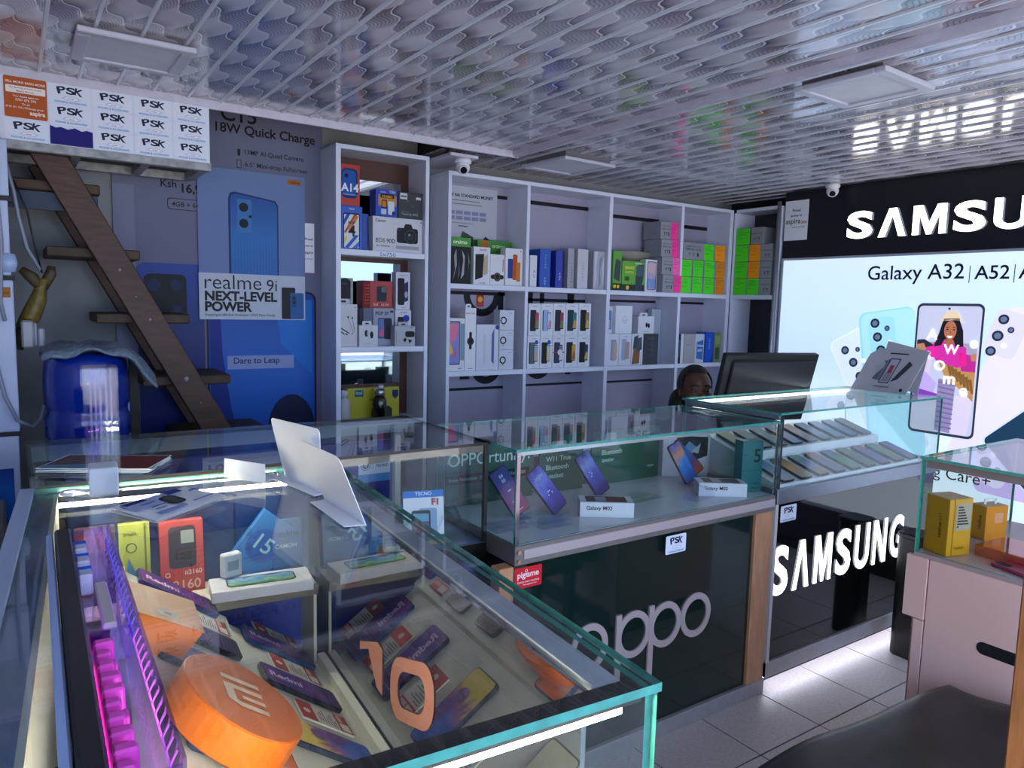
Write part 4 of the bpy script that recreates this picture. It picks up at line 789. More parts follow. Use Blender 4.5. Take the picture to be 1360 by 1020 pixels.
for k, (cx, stem) in enumerate(((1.445, 0), (1.632, 1), (1.777, 1), (1.926, 0))):
    rx, rz = .076, .079; N = 40
    mb.add([(cx+a*math.cos(2*PI*j/N)*q, y, .395+b*math.sin(2*PI*j/N)*q) for y in (Y0+.0115, Y0+.006) for (a, b, q) in ((rx, rz, 1), (rx, rz, .71)) for j in range(N)],
           [f for j in range(N) for f in ((j, (j+1) % N, N+(j+1) % N, N+j), (2*N+j, 3*N+j, 3*N+(j+1) % N, 2*N+(j+1) % N), (j, 2*N+j, 2*N+(j+1) % N, (j+1) % N), (N+j, N+(j+1) % N, 3*N+(j+1) % N, 3*N+j))], M('letter_rose', '#b3a09f', .35))
    if stem: mb.box(cx-.078, cx-.055, Y0+.0052, Y0+.0118, .225, .474, M('letter_rose'))
mb.build('lettering', t, True)
mb = MB(); mb.prism(rr(.096, .062, .005, 3, .048, .031), (1.148, Y0-.0005, .645), (1, 0, 0), (0, 0, 1), (0, -.0015, 0), P('#d0202c'))
mb.prn([('w', .1, .42, .88, 'pigiame', '#f6dfe0', .02), ('w', .1, .24, .9, 'Quality online classifieds', '#f6dfe0'), ('w', .3, .12, .8, 'www.pigiame.co.ke', '#f6dfe0'), ('o', .42, .82, .05, .35, '#f6dfe0')], (1.148, Y0-.002, .645), (1, 0, 0), (0, 0, 1), .096, .062)
mb.build('sticker', t, True)['label'] = 'red sticker with white lettering'
psk_small(t, 1.745, Y0-.0075, .645)

# ---------------------------------------------------------------- black counter with lit letters
t = thing('glass_counter', 'glass topped counter with a black front and glowing white letters', 'counter', (2.92, 1.88, 0))
X0, X1, Y0, Y1 = 2.324, 3.51, 1.645, 2.12
MB().box(X0+.02, X1-.02, Y0+.04, Y1, .10, .735, M('counter_core')).build('carcass', t, True)
BGLASS = M('black_glass', '#07080c', .04, spec=.7, coat=.3)
MB().box(X0+.012, X1, Y0+.012, Y0+.03, .12, .735, BGLASS).build('front_panel', t, True)
MB().box(X0, X0+.016, Y0+.001, Y0+.03, .06, .735, M('pale_strip', '#cfc6c4', .4)).build('corner_strip', t, True)
MB().box(X0, X1, Y0, Y0+.02, .056, .118, M('brushed_plinth')).build('plinth', t, True, bevel=.002)
MB().box(X0+.02, X1-.02, Y0+.06, Y1, 0, .098, BMATTE).build('kick', t, True)
MB().box(X0+.02, X1-.03, Y0+.022, Y0+.034, .044, .055, E('#e8ecff', 7)).build('light_strip', t, True)
MB().box(X0, X1, Y0-.004, Y1, .735, .79, M('grey_rail', '#8d8f9c', .3, .75, noise=.05, scale=40, stretch=(1, 10, 10))).build('rail', t, True, bevel=.002)
MB().box(X0+.006, X1-.006, Y0+.006, Y1-.006, .7905, .7935, DECK).build('deck', t, True)
pane(t, 'front_pane', X0+.003, X1-.003, Y0, Y0+.006, .794, 1.072, world=True)
for a in (X0, X1-.006): pane(t, 'side_pane', a, a+.006, Y0+.007, Y1-.007, .794, 1.072, world=True)
pane(t, 'top_pane', X0-.01, X1+.004, Y0-.004, Y1+.004, 1.073, 1.081, world=True)
MB().box(X0-.006, X0+.016, Y0+.01, Y1-.01, 1.056, 1.072, ALU).build('top_strip', t, True)
MB().box(X0+.02, X1-.02, Y1-.03, Y1-.018, 1.058, 1.070, E('#f2f6ff', 4.5)).build('light_tube', t, True)
MB().box(X0, X0+.012, Y0-.002, Y0+.002, .794, 1.072, CHROME).build('corner_trim', t, True)
mb = MB(); mb.letters('SAMSUNG', (X0+.004, Y0+.010, .372), (1, 0, 0), (0, 0, 1), E('#f4f7ff', 1.7), M('letter_side', '#d8dce8', .4), .196, .106, .031, .003, (0, -1, 0), .03); mb.build('lettering', t, True)
psk_small(t, X0+.021, Y0-.0052, .665)
# inclined trays with phones
TRAY = M('tray_white', '#dfe3e8', .35)
t = thing('phone_tray', 'white sloping tray along the front of the black counter', 'tray', (2.9, 1.75, .794))
MB().prism([(1.660, .794), (1.660, .800), (1.835, .853), (1.835, .794)], (2.35, 0, 0), (0, 1, 0), (0, 0, 1), (1.04, 0, 0), TRAY).build('slope', t, True)
MB().box(2.35, 3.39, 1.657, 1.662, .794, .806, TRAY).build('lip', t, True)
t = thing('phone_tray', 'white raised tray behind the front row of phones', 'tray', (2.9, 1.95, .794))
MB().prism([(1.838, .794), (1.838, .885), (2.03, .945), (2.03, .794)], (2.35, 0, 0), (0, 1, 0), (0, 0, 1), (.98, 0, 0), TRAY).build('slope', t, True)
MB().box(2.35, 3.33, 1.834, 1.839, .855, .892, TRAY).build('lip', t, True)

def phone(label, M4, scr, body='#1a1c24', w=.075, h=.16, th=.0085, name='phone', group=None, extra=None, cam=False):
    """slab phone lying in its local x-z plane, screen towards -y, foot at the origin"""
    t = thing(name, label, 'phone', M4=M4, group=group)
    MB().prism(rr(w, h, .010, 4, 0, h/2), (0, 0, 0), (1, 0, 0), (0, 0, 1), (0, -th, 0), M('body_'+body.lstrip('#'), body, .25)).build('body', t, bevel=.0012)
    sc_ = MB().poly([(x, -th-.0004, z) for x, z in rr(w-.005, h-.006, .008, 4, 0, h/2)], scr).build('screen', t)
    if extra:
        mb = MB(); mb.prn(extra, (-w/2, -th-.0006, 0), (1, 0, 0), (0, 0, 1), w, h); mb.build('screen_print', sc_)
    if cam: MB().prn([('e', .5, .955, .02, 0, '#05060a')], (-w/2, -th-.0006, 0), (1, 0, 0), (0, 0, 1), w, h).build('camera_dot', sc_)
    return t
def lay(x, y, z, tilt, yaw=0, roll=0):
    """screen up; tilt 0 = flat with the foot towards -y, 90 = upright"""
    return Matrix.Translation((x, y, z)) @ Matrix.Rotation(yaw, 4, 'Z') @ Matrix.Rotation(math.radians(tilt-90), 4, 'X') @ Matrix.Rotation(roll, 4, 'Y')
def dk(c, k=.66):
    v = [int(c[i:i+2], 16) for i in (1, 3, 5)]; m = sum(v)/3
    return '#%02x%02x%02x' % tuple(max(0, min(255, int((m+(x-m)*2.0)*k))) for x in v)
FR = [('pale blue', '#7fb4e8', '#cfe2f4', '#e8eef6'), ('black and amber', '#20242c', '#c8a860', '#d8d4c8'), ('green and violet', '#8fc8a0', '#9aa4d4', '#d0b48c'), ('rosy', '#d4a89c', '#b8a8c8', '#a8b0c8'), ('violet and green', '#7a84b8', '#5a9a70', '#ccd8c8'), ('sage', '#a8c0ac', '#8a9aa0', '#b0b4b0'), ('pink and purple', '#c8a4b0', '#8a7ac0', '#a8a0d0'), ('mint', '#7fae9a', '#98b0a0', '#b4b8c4'), ('indigo', '#5a6aa8', '#7a8ac0', '#a0acd0')]
ORD = ('first', 'second', 'third', 'fourth', 'fifth', 'sixth', 'seventh', 'eighth', 'ninth')
for i, (nm, a, b, c) in enumerate(FR):
    phone('%s phone on the front tray, %s from the dark green counter' % (nm, ORD[i]), lay(2.425+.114*i, 1.667, .8055, 17), G([(0, dk(c)), (.5, dk(b)), (1, dk(a))], 2, swirl=.5), '#2a2e36', group='phones on the front tray')
BK = [('sandy', '#c8b890', '#d8d4cc', '#b0a890'), ('grey green', '#8a9a98', '#a8b4b8', '#c0c8cc'), ('silver', '#9aa4ac', '#b8c0c8', '#90a4b8'), ('lavender', '#b8a8bc', '#d8d8e4', '#7fb0d0'), ('brown pink', '#a8948c', '#dcd8d8', '#7a7890'), ('steel blue', '#7a98b8', '#98b0c8', '#5a7898'), ('sky blue', '#88a8c8', '#7a9cc0', '#a0b8d0'), ('dusty blue', '#8098b8', '#90a8c4', '#7088a8'), ('mauve', '#a89cac', '#c0b8c4', '#9898b0')]
for i, (nm, a, b, c) in enumerate(BK):
    phone('%s phone on the raised tray, %s from the dark green counter' % (nm, ORD[i]), lay(2.42+.105*i, 1.848, .894, 17), G([(0, dk(c)), (.5, dk(b)), (1, dk(a))], 2, swirl=.4), '#2e3238', group='phones on the raised tray')

# ---------------------------------------------------------------- things inside the dark green counter
def easel(x, y, z, label, yaw=0, w=.05):
    t = thing('phone_stand', label, 'stand', (x, y, z), (0, 0, yaw))
    MB().box(-w/2, w/2, -.03, .04, 0, .004, ACRYL).build('foot', t)
    MB().prism([(.0, 0), (.004, 0), (.034, .07), (.030, .07)], (-w/2, 0, .004), (0, 1, 0), (0, 0, 1), (w, 0, 0), ACRYL).build('back_rest', t)
    MB().box(-w/2, w/2, -.028, -.024, .004, .018, ACRYL).build('lip', t)
OP1 = G([(0, '#8a4058'), (.4, '#7a4a78'), (.75, '#2a3474'), (1, '#26306e')], 2, swirl=.3)
OP2 = G([(0, '#221c66'), (.4, '#3a3a9c'), (.7, '#6a78c8'), (1, '#2a2c80')], 2, swirl=.6)
OP3 = G([(0, '#1c1c5c'), (.5, '#4450a8'), (.75, '#7a8ac8'), (1, '#2c3480')], 2, swirl=.5)
OP4 = G([(0, '#1c4a9c'), (.5, '#2a7ac8'), (.7, '#c88a60'), (1, '#2a5ab0')], 2, swirl=.6)
OP5 = G([(0, '#c0603a'), (.3, '#6a4a80'), (.6, '#2a70c0'), (1, '#183a80')], 2, swirl=.5)
scrx = [('t', .5, .74, .09, 'oppo', '#aab4e0', 'C', -.005), ('r', .42, .44, .48, .47, '#c8d0f0'), ('r', .52, .44, .58, .47, '#c8d0f0'), ('r', .35, .38, .41, .41, '#c8d0f0'), ('r', .6, .38, .66, .41, '#c8d0f0')]
scr2 = [('t', .5, .80, .07, '04', '#d0d8f4', 'C', -.005), ('t', .5, .70, .07, '00', '#d0d8f4', 'C', -.005), ('r', .4, .5, .6, .53, '#a8b4e0'), ('r', .3, .28, .6, .3, '#d09aa8'), ('r', .35, .08, .65, .1, '#d09aa8')]
def tilted(x, y, z, tilt, yaw, roll): return lay(x, y, z, tilt, yaw, roll)
for (x, y, scr, ex, lab, roll, yaw) in ((1.318, 1.862, OP1, scr2, 'tilted phone with a blue and rose lock screen, nearest the blue counter', -.42, .0), (1.452, 1.835, OP2, scrx, 'tilted phone with a swirling violet screen, second on its stand', -.52, .05), (1.715, 1.925, OP3, [('r', .3, .55, .36, .58, '#c8d0f0'), ('r', .4, .5, .46, .53, '#c8d0f0'), ('r', .3, .45, .36, .48, '#c8d0f0')], 'tilted indigo phone behind the white box', -.40, .0), (2.135, 1.895, OP4, None, 'tilted phone with a bright blue screen beside the teal box', -.30, 0), (2.275, 1.985, OP5, None, 'tilted phone with a blue and orange planet screen', -.36, 0)):
    phone(lab, tilted(x, y, .792, 66, yaw, -roll*-1), scr, '#14162c', .074, .162, cam=True, extra=ex, group='phones on clear stands')
    easel(x-.0, y+.012, .7757, 'clear stand holding the '+lab.replace('tilted ', '').split(',')[0], yaw)
def lying_box(x, y, z, w, d, h, yaw, label, lid, txt):
    t = thing('carton', label, 'box', (x, y, z), (0, 0, yaw))
    MB().box(-w/2, w/2, -d/2, d/2, 0, h, M('card_d8d9e4', '#d8d9e4', .45)).build('body', t, bevel=.0012)
    MB().prn([('R', .12, .1, .88, .9, lid, .006), ('r', .3, .2, .5, .8, '#8a94a8')], (-w/2, -d/2, h), (1, 0, 0), (0, 1, 0), w, d).build('lid_print', t)
    MB().prn([('w', .12, .42, .6, txt, '#1c1e26', .02)], (-w/2, -d/2, 0), (1, 0, 0), (0, 0, 1), w, h).build('front_print', t)
    MB().prn([('r', .1, .1, .9, .9, '#c2c4ce')]+[('r', .15, .15+.12*i, .15+.6*random.random()+.1, .2+.12*i, '#4a4c55') for i in range(6)], (w/2, -d/2, 0), (0, 1, 0), (0, 0, 1), d, h).build('end_print', t)
lying_box(1.585, 1.765, .7757, .175, .085, .05, -.60, 'white phone box lying by the glass, its end full of small print', '#4a2a30', 'Galaxy M02')
lying_box(2.135, 1.755, .7757, .175, .085, .05, -.62, 'white phone box lying in front of the teal box', '#3a4a54', 'Galaxy M02')
t = thing('carton', 'teal phone box with a big 5 in the corner of the counter', 'box', (2.262, 1.715, .7757), (0, 0, -.28))
MB().box(-.045, .045, 0, .05, 0, .195, M('card_teal', '#1c6a6c', .4)).build('body', t, bevel=.0012)
MB().prn([('r', 0, .42, 1, .43, '#175a5c'), ('t', .72, .58, .26, '5', '#14282c', 'C'), ('t', .06, .72, .03, 'Reno', '#1f3c40'), ('w', .55, .14, .88, 'oppo', '#1c3438'), ('w', .5, .06, .9, 'Reno5', '#1c3438')], (-.045, 0, 0), (1, 0, 0), (0, 0, 1), .09, .195).build('front_print', t)
t = thing('carton', 'white box with a dark picture leaning behind the teal box', 'box', (2.24, 2.02, .7757), (0, 0, -.45))
MB().box(-.1, .1, 0, .05, 0, .17, M('card_d8d9e4')).build('body', t, bevel=.0012)
MB().prn([('p', [(.2, .5), (.5, .3), (.95, .5), (.95, .95), (.3, .98)], '#24282e'), ('p', [(.4, .62), (.6, .5), (.72, .7), (.55, .85)], '#6a94b4'), ('p', [(.6, .6), (.75, .55), (.8, .8)], '#a8b8c0')], (-.1, 0, 0), (1, 0, 0), (0, 0, 1), .2, .17).build('front_print', t)
t = thing('acrylic_wedge', 'clear acrylic wedge lying near the front glass', 'stand', (1.96, 1.74, .7757), (0, 0, .2))
MB().prism([(0, 0), (.14, 0), (.14, .004), (.06, .05), (.055, .05), (0, .006)], (0, -.03, 0), (1, 0, 0), (0, 0, 1), (0, .06, 0), ACRYL).build('wedge', t)
for x, y, lab in ((1.22, 1.80, 'clear acrylic block at the glass corner'), (1.36, 1.76, 'low clear acrylic block in front of the violet phone')):
    t = thing('acrylic_block', lab, 'stand', (x, y, .7757)); MB().box(-.06, .06, -.035, .035, 0, .014, ACRYL).box(-.05, .05, -.028, .028, .0145, .026, ACRYL).build('block', t, bevel=.001)
# green promotion signs
SG = M('sign_green', '#24584a', .35)
def sign(x0, x1, z0, z1, y, label, ops, col=None):
    t = thing('promotion_sign', label, 'sign', ((x0+x1)/2, y, z0))
    MB().box(-(x1-x0)/2, (x1-x0)/2, 0, .006, 0, z1-z0, col or SG).build('board', t, bevel=.001)
    MB().prn(ops, (-(x1-x0)/2, 0, 0), (1, 0, 0), (0, 0, 1), x1-x0, z1-z0).build('print', t)
    MB().box(-(x1-x0)/2, (x1-x0)/2, .006, .03, 0, .006, ACRYL).build('foot', t)
sign(1.16, 1.515, .7757, .975, 2.075, 'green sign with a large opportunity headline and a date strip', [('w', .02, .62, .95, 'OPPOrtunity!', '#c8e0d6', .006), ('r', 0, .38, .95, .54, '#1c2a2c'), ('w', .03, .42, .9, 'From November 20th - December 31st, 2020', '#9ab8b0')])
sign(1.54, 1.745, .7757, .985, 2.075, 'green sign offering a wireless headset', [('R', .25, .72, .6, .9, '#b4bcc0', .01), ('t', .15, .55, .09, 'W11 True', '#b8d4c8'), ('t', .15, .40, .09, 'Bluetooth', '#b8d4c8'), ('t', .15, .25, .09, 'headset', '#b8d4c8'), ('t', .04, .85, .06, '+', '#b8d4c8')])
sign(1.785, 2.14, .7757, .985, 2.075, 'green sign offering a speaker with its new price', [('R', .18, .72, .34, .95, '#b4bcc0', .01), ('t', .5, .80, .1, 'Now 24,999', '#d8e8e0', 'L', .02), ('t', .14, .55, .09, 'Bluetooth', '#b8d4c8'), ('t', .14, .40, .09, 'speaker', '#b8d4c8'), ('t', .82, .2, .06, 'oppo', '#b8d4c8'), ('t', .05, .8, .07, '+', '#b8d4c8')])
t = thing('price_slip', 'faint price slip lying on the deck of the green counter', 'slip', (1.83, 1.86, .7757), (0, 0, .1))
MB().box(-.08, .08, -.05, .05, 0, .001, M('slip_green', '#8fa8a0', .3)).build('slip', t); MB().prn([('w', .1, .3, .9, 'Now 21,666', '#d8e4de', .01)], (-.08, -.05, .001), (1, 0, 0), (0, 1, 0), .16, .1).build('print', t)

# ---------------------------------------------------------------- blue counter
t = thing('glass_counter', 'glass topped counter with black edges and a blue front below the stairs', 'counter', (.6, 2.06, 0))
X0, X1, Y0, Y1 = .02, 1.138, 1.785, 2.345
NAVY = M('navy_panel', '#10227c', .3)
MB().box(X0+.01, X1-.01, Y0+.03, Y1, .06, .70, M('counter_core')).build('carcass', t, True)
MB().box(X0+.01, X1-.03, Y0+.012, Y0+.028, .06, .70, NAVY).build('front_panel', t, True)
MB().box(X0, X1, Y0, Y1, 0, .06, M('brushed_plinth')).build('plinth', t, True)
MB().box(X0, X1, Y0, Y1, .70, .748, M('black_rail', '#1b1917', .3, .5)).build('rail', t, True, bevel=.002)
MB().box(X0+.006, X1-.006, Y0+.006, Y1-.006, .7485, .751, M('grey_deck', '#8e96a4', .2)).build('deck', t, True)
BEDGE = M('black_edge', '#101214', .3)
pane(t, 'front_pane', X0+.003, X1-.003, Y0, Y0+.006, .7515, 1.042, edge=BEDGE, world=True)
pane(t, 'back_pane', X0+.003, X1-.003, Y1-.006, Y1, .7515, 1.042, edge=BEDGE, world=True)
for a in (X0, X1-.006): pane(t, 'side_pane', a, a+.006, Y0+.007, Y1-.007, .7515, 1.042, edge=BEDGE, world=True)
pane(t, 'top_pane', X0-.004, X1+.004, Y0-.004, Y1+.004, 1.043, 1.051, edge=BEDGE, world=True)
MB().box(X0, X1, Y0+.007, Y0+.012, 1.022, 1.042, M('brown_strip', '#6c625c', .4)).build('top_strip', t, True)
MB().box(X0, X1, Y1-.03, Y1-.012, 1.0, 1.04, M('grey_strip', '#8c9aa4', .4)).build('back_strip', t, True)
for a, b in ((X1-.012, Y0-.001), (X0, Y0-.001)): MB().box(a, a+.012, b, b+.012, .7515, 1.042, BEDGE).build('corner_trim', t, True)
t = thing('display_board', 'navy board with a white label standing in the blue counter', 'board', (.62, 2.28, .751))
MB().box(.10, 1.06, 2.27, 2.29, .751, .985, NAVY).build('board', t, True, bevel=.001)
MB().prn([('r', 0, 0, 1, .32, '#4a86c8'), ('r', 0, .32, 1, 1, '#c4cbe0'), ('e', .22, .68, .15, 0, '#1a2038'), ('o', .22, .68, .13, .25, '#c4cbe0'), ('e', .22, .68, .06, 0, '#8a94b0'), ('r', .44, .5, .45, .85, '#8a94b0'), ('w', .54, .58, .93, 'TECNO', '#1a2030', .01)], (.935, 2.27, .845), (1, 0, 0), (0, 0, 1), .115, .085).build('label_print', t, True)
MB().box(1.06, 1.08, 2.25, 2.29, .751, 1.0, M('pale_strip')).build('frame', t, True)
# tent shaped phone box
t = thing('carton', 'tent shaped phone box with an F1 mark in the blue counter', 'box', (.965, 1.85, .751), (0, 0, -.28))
BW = M('card_d8d9e4'); w = .12
prof = [(-.005, 0), (.075, 0), (.05, .135), (.025, .155), (.018, .135)]
mb = MB().prism(prof, (-w/2, 0, 0), (0, 1, 0), (0, 0, 1), (w, 0, 0), BW); mb.build('body', t, bevel=.001)
sl = Vector((0, .023, .135)).normalized()
MB().prn([('r', 0, 0, 1, .12, '#c89a78'), ('p', [(0, .0), (.7, .1), (1, .1), (1, .22), (.35, .12), (0, .02)], '#2f7a7c'), ('R', .38, .2, .82, .78, '#8aa4c8', .006), ('R', .2, .14, .66, .74, '#14161c', .006), ('r', .24, .2, .62, .68, '#5a4a78'), ('p', [(.24, .3), (.62, .24), (.62, .45), (.24, .5)], '#b04a60'), ('p', [(.24, .52), (.62, .5), (.62, .66), (.24, .68)], '#6aa0c0'), ('t', .70, .84, .14, 'F1', '#b02a34', 'L', .05)], (-w/2, -.006, 0), (1, 0, 0), sl, w, .137).build('front_print', t)
MB().prn([('r', 0, 0, 1, 1, '#1f6ec4'), ('w', .3, .3, .7, 'TECNO', '#dfe8f6', .01)], (-w/2, .018, .136), (1, 0, 0), Vector((0, .007, .02)).normalized(), w, .02).build('top_print', t)
MB().poly([(-w/2-.0006, *p) for p in ((.018, .135), (.025, .155), (.05, .135), (.046, .10), (.012, .10))], P('#1f6ec4')).build('side_print', t)
t = thing('carton', 'white box with a dark lid picture behind the clear stand in the blue counter', 'box', (1.02, 2.02, .751), (0, 0, -.45))
MB().box(-.085, .085, -.045, .045, 0, .055, BW).build('body', t, bevel=.0012)
MB().prn([('R', .4, .12, .92, .88, '#3a4048', .006)], (-.085, -.045, .055), (1, 0, 0), (0, 1, 0), .17, .09).build('lid_print', t)
t = thing('acrylic_riser', 'bent clear acrylic riser beside the tent shaped box', 'stand', (1.06, 1.87, .751), (0, 0, -.35))
MB().prism([(-.06, 0), (-.055, 0), (-.03, .075), (.02, .085), (.022, .089), (-.034, .08)], (0, -.06, 0), (1, 0, 0), (0, 0, 1), (0, .12, 0), ACRYL).build('bent_sheet', t)
MB().prism([(.02, .085), (.022, .089), (.05, .004), (.09, .004), (.09, 0), (.047, 0)], (0, -.06, 0), (1, 0, 0), (0, 0, 1), (0, .12, 0), ACRYL).build('bent_sheet', t)
t = thing('mat', 'pale plastic mat with a blue border in the blue counter', 'mat', (.95, 1.86, .751))
MB().box(-.1, .17, -.06, .10, 0, .0012, M('blue_border', '#2a5ab0', .3)).box(-.094, .164, -.054, .094, .0012, .0016, M('grey_deck')).build('sheet', t)
t = thing('leaflet_stack', 'stack of glossy leaflets, the top one dark red, on the blue counter', 'leaflets', (.17, 1.93, 1.0515), (0, 0, -.5))
for i in range(8):
    o = MB().box(-.12, .12, -.075, .075, .0014*i, .0014*i+.001, PAPER if i % 3 else P('#7a9cb4')).build('leaflet', t); o.rotation_euler.z = random.uniform(-.16, .16)*(i < 7)
o = MB().prn([('r', .02, 0, 1, .95, '#5a4c50'), ('p', [(.45, 0), (1, .0), (1, .8), (.6, .95)], '#7a3430'), ('p', [(.02, 0), (.6, 0), (.4, .3), (.02, .2)], '#6a8ca4')]+[('r', .1, .4+.1*i, .5, .43+.1*i, '#8a7c80') for i in range(4)], (-.12, -.075, .0109), (1, 0, 0), (0, 1, 0), .24, .15).build('cover_print', t)
# ================================================================ near glass counter (turned 4 degrees); local u = x, v = y
NO = Vector((.519, .490, 0)); NA = math.radians(-4)
NM = Matrix.Translation(NO) @ Matrix.Rotation(NA, 4, 'Z')
def near(name, label, cat, u, v, z, rz=0, group=None): return thing(name, label, cat, M4=NM @ Matrix.Translation((u, v, z)) @ Matrix.Rotation(rz, 4, 'Z'), group=group)
t = near('glass_counter', 'near glass counter full of phones with teal edged glass', 'counter', 0, 0, 0)
L_, H_ = 1.10, 1.08
IVORY = M('ivory_board', '#d9d8cc', .4)
MB().box(-.565, -.006, .02, L_-.02, .06, .62, M('near_front', '#20305c', .4)).build('carcass', t)
MB().box(-.57, 0, 0, L_, 0, .06, M('brushed_plinth')).build('plinth', t)
MB().box(-.57, 0, 0, L_, .62, .655, ALU).build('rail', t, bevel=.002)
MB().box(-.565, -.008, .008, L_-.008, .655, .658, M('deep_blue_deck', '#1c2c50', .25)).build('deck', t)
pane(t, 'front_pane', -.56, 0, 0, .008, .658, 1.070)
pane(t, 'side_pane', -.008, 0, .0085, L_-.0085, .658, 1.070)
pane(t, 'back_pane', -.56, 0, L_-.008, L_, .658, 1.070)
MB().box(-.063, -.057, .040, L_-.012, .659, 1.066, HALFMIRROR).build('filmed_pane', t)
pane(t, 'top_pane', -.575, .003, -.003, L_+.003, 1.0705, 1.0800)
MB().box(-.052, -.020, .04, L_-.01, 1.062, 1.0700, M('pale_alu', '#c4c8d8', .35, .4)).build('top_strip', t)
TUBE = E('#fff6dc', 44)
MB().cyl((-.555, 1.048, 1.058), (-.12, 1.048, 1.058), .0042, TUBE, n=10).build('light_tube', t)
MB().cyl((-.50, .022, 1.048), (-.03, .022, 1.048), .005, E('#fff4d4', 95), n=10).build('light_tube', t)
MB().box(-.53, -.012, .010, .034, 1.057, 1.0695, BMATTE).build('lamp_rail', t)
# customer side frame along the far edge: aluminium rails
FRAME = M('frame_alu', '#a8b6d2', .35, .2)
MB().box(-.600, -.575, -.02, L_+.01, 1.035, 1.082, FRAME).build('side_rail', t, bevel=.002)
MB().box(-.575, -.545, -.02, L_+.01, 1.040, 1.0695, M('frame_dark', '#6c7ea4', .35, .2)).build('side_channel', t)
MB().box(-.545, -.538, .02, L_-.02, .66, 1.068, IVORY).build('side_board', t)
MB().box(-.612, -.600, .0, .75, 1.00, 1.060, M('frame_white', '#cfd4e4', .4)).build('white_strip', t, bevel=.001)
for v in (.30, .62): MB().box(-.6125, -.5995, v, v+.012, 1.02, 1.0605, P('#a8342c')).build('red_mark', t)
OS = M('orange_digits', '#f0a080', .4); ua = Vector((0, -.945, .327)); va = Vector((0, 0, 1))   # number drawn as flat shapes just in front of the inner pane
MB().poly([Vector((-.0645, .725, .752))+ua*x+va*y for x, y in ((0, .062), (.05, .066), (.095, .0), (.125, -.012), (.125, .07), (.10, .082), (.0, .078))], OS).build('sticker', t)['label'] = 'orange digit one'
o1, o2 = rr(.185, .108, .045, 5, 0, 0), rr(.115, .062, .028, 5, 0, 0); N_ = len(o1); c0 = Vector((-.0645, .482, .848))
MB().add([c0+ua*x+va*y for x, y in o1+o2], [(i, (i+1) % N_, N_+(i+1) % N_, N_+i) for i in range(N_)], OS).build('sticker', t)['label'] = 'orange digit zero'
# rear step
t = near('rear_shelf', 'white shelf with a metal front edge at the back of the near counter', 'shelf', -.3, 1.02, .658)
MB().box(-.235, .225, -.05, .065, .188, .196, IVORY).build('shelf', t)
MB().box(-.235, .225, -.056, -.050, .176, .198, M('brass_edge', '#8f8a78', .3, .7)).build('edge', t)
for u in (-.23, .218): MB().box(u, u+.006, -.045, .06, 0, .188, IVORY).build('bracket', t)
# sloping tray
SL = -.703; Z0 = .646
def on(u): return SL*u+Z0
t = near('phone_tray', 'ivory sloping tray holding phones in the near counter', 'tray', 0, 0, .658)
zz = lambda u: on(u)-.658-.004
MB().prism([(-.435, zz(-.435)-.02), (-.435, zz(-.435)), (-.262, zz(-.262)), (-.262, zz(-.262)-.012), (-.078, zz(-.078)-.012), (-.078, 0), (-.10, 0)], (0, .10, 0), (1, 0, 0), (0, 0, 1), (0, .85, 0), IVORY).build('slope', t)
MB().box(-.082, -.066, .10, .95, 0, .052, IVORY).build('lip', t)
MB().box(-.45, -.435, .10, .95, 0, zz(-.435)+.01, IVORY).build('back_board', t)
def near_phone(u, v, label, scr, body='#16181f', extra=None, h=.163, yaw=0, off=0, word=None):
    """phone on the slope: head up the slope"""
    th = math.atan(-SL); z = on(u)-.0035-off
    lx = Vector((0, 1, 0)); lz = Vector((-math.cos(th), 0, math.sin(th))); ly = lz.cross(lx)
    m = Matrix((lx, ly, lz)).transposed().to_4x4(); m.translation = (u, v, z)
    r = NM @ m @ Matrix.Rotation(yaw, 4, 'Y')
    t = phone(label, r, scr, body, .076, h, extra=extra)
    if word: MB().text(word, (-.012, -.0085-.0012, h*.92), (0, 0, -1), (1, 0, 0), P('#f0d4f4'), h=.021, w=.068, bold=.03).build('lettering', t)
    return t
RED1 = G([(0, '#2a1650'), (.45, '#5a2878'), (.7, '#3a2c80'), (1, '#6a2c78')], 2, swirl=.6)
RED2 = G([(0, '#1c1838'), (.5, '#3a2468'), (1, '#2a3a78')], 2, swirl=.7)
REDX = [('r', .15, .12+.05*i, .15+.5*random.random()+.15, .135+.05*i, '#8a5aa8') for i in range(8)]
YEL = G([(0, '#2a54b0'), (.4, '#3a62bc'), (.55, '#8a5a90'), (.75, '#dcc860'), (1, '#e2d070')], 2, swirl=.5)
BLU = G([(0, '#c86a3a'), (.35, '#d8d0d8'), (.6, '#3a68b8'), (1, '#2a58b0')], 2, swirl=.7)
near_phone(-.105, .918, 'dark phone with violet lettering screen, lower row, farthest', RED1, '#123c70', REDX, off=.010, word='Redmi')
near_phone(-.105, .742, 'dark phone with violet lettering screen, lower row, middle', RED1, '#12141c', REDX, off=.010, word='Redmi')
near_phone(-.105, .545, 'phone with a yellow and blue screen, lower row, nearest the front glass', YEL, '#2a3448', [('R', .55, .3, .95, .55, '#6a4a90', .014), ('e', .62, .66, .2, 0, '#7a5a94')], off=.010)
near_phone(-.283, .945, 'dark phone with violet lettering, upper row, farthest', RED1, '#1c2a78', REDX, word='Redmi')
near_phone(-.272, .765, 'black phone with dim violet screen peeking from behind the orange box', RED2, '#101218', [('r', .15, .12+.05*i, .15+.5*random.random()+.15, .135+.05*i, '#6a4a88') for i in range(8)])
near_phone(-.275, .64, 'dark phone half covered by the orange disc', RED2, '#161826')
near_phone(-.262, .402, 'phone with blue, white and red waves, upper row, nearest the front glass', BLU, '#2a3a60', [('e', .6, .74, .22, 0, '#b03848')], word='Redmi')
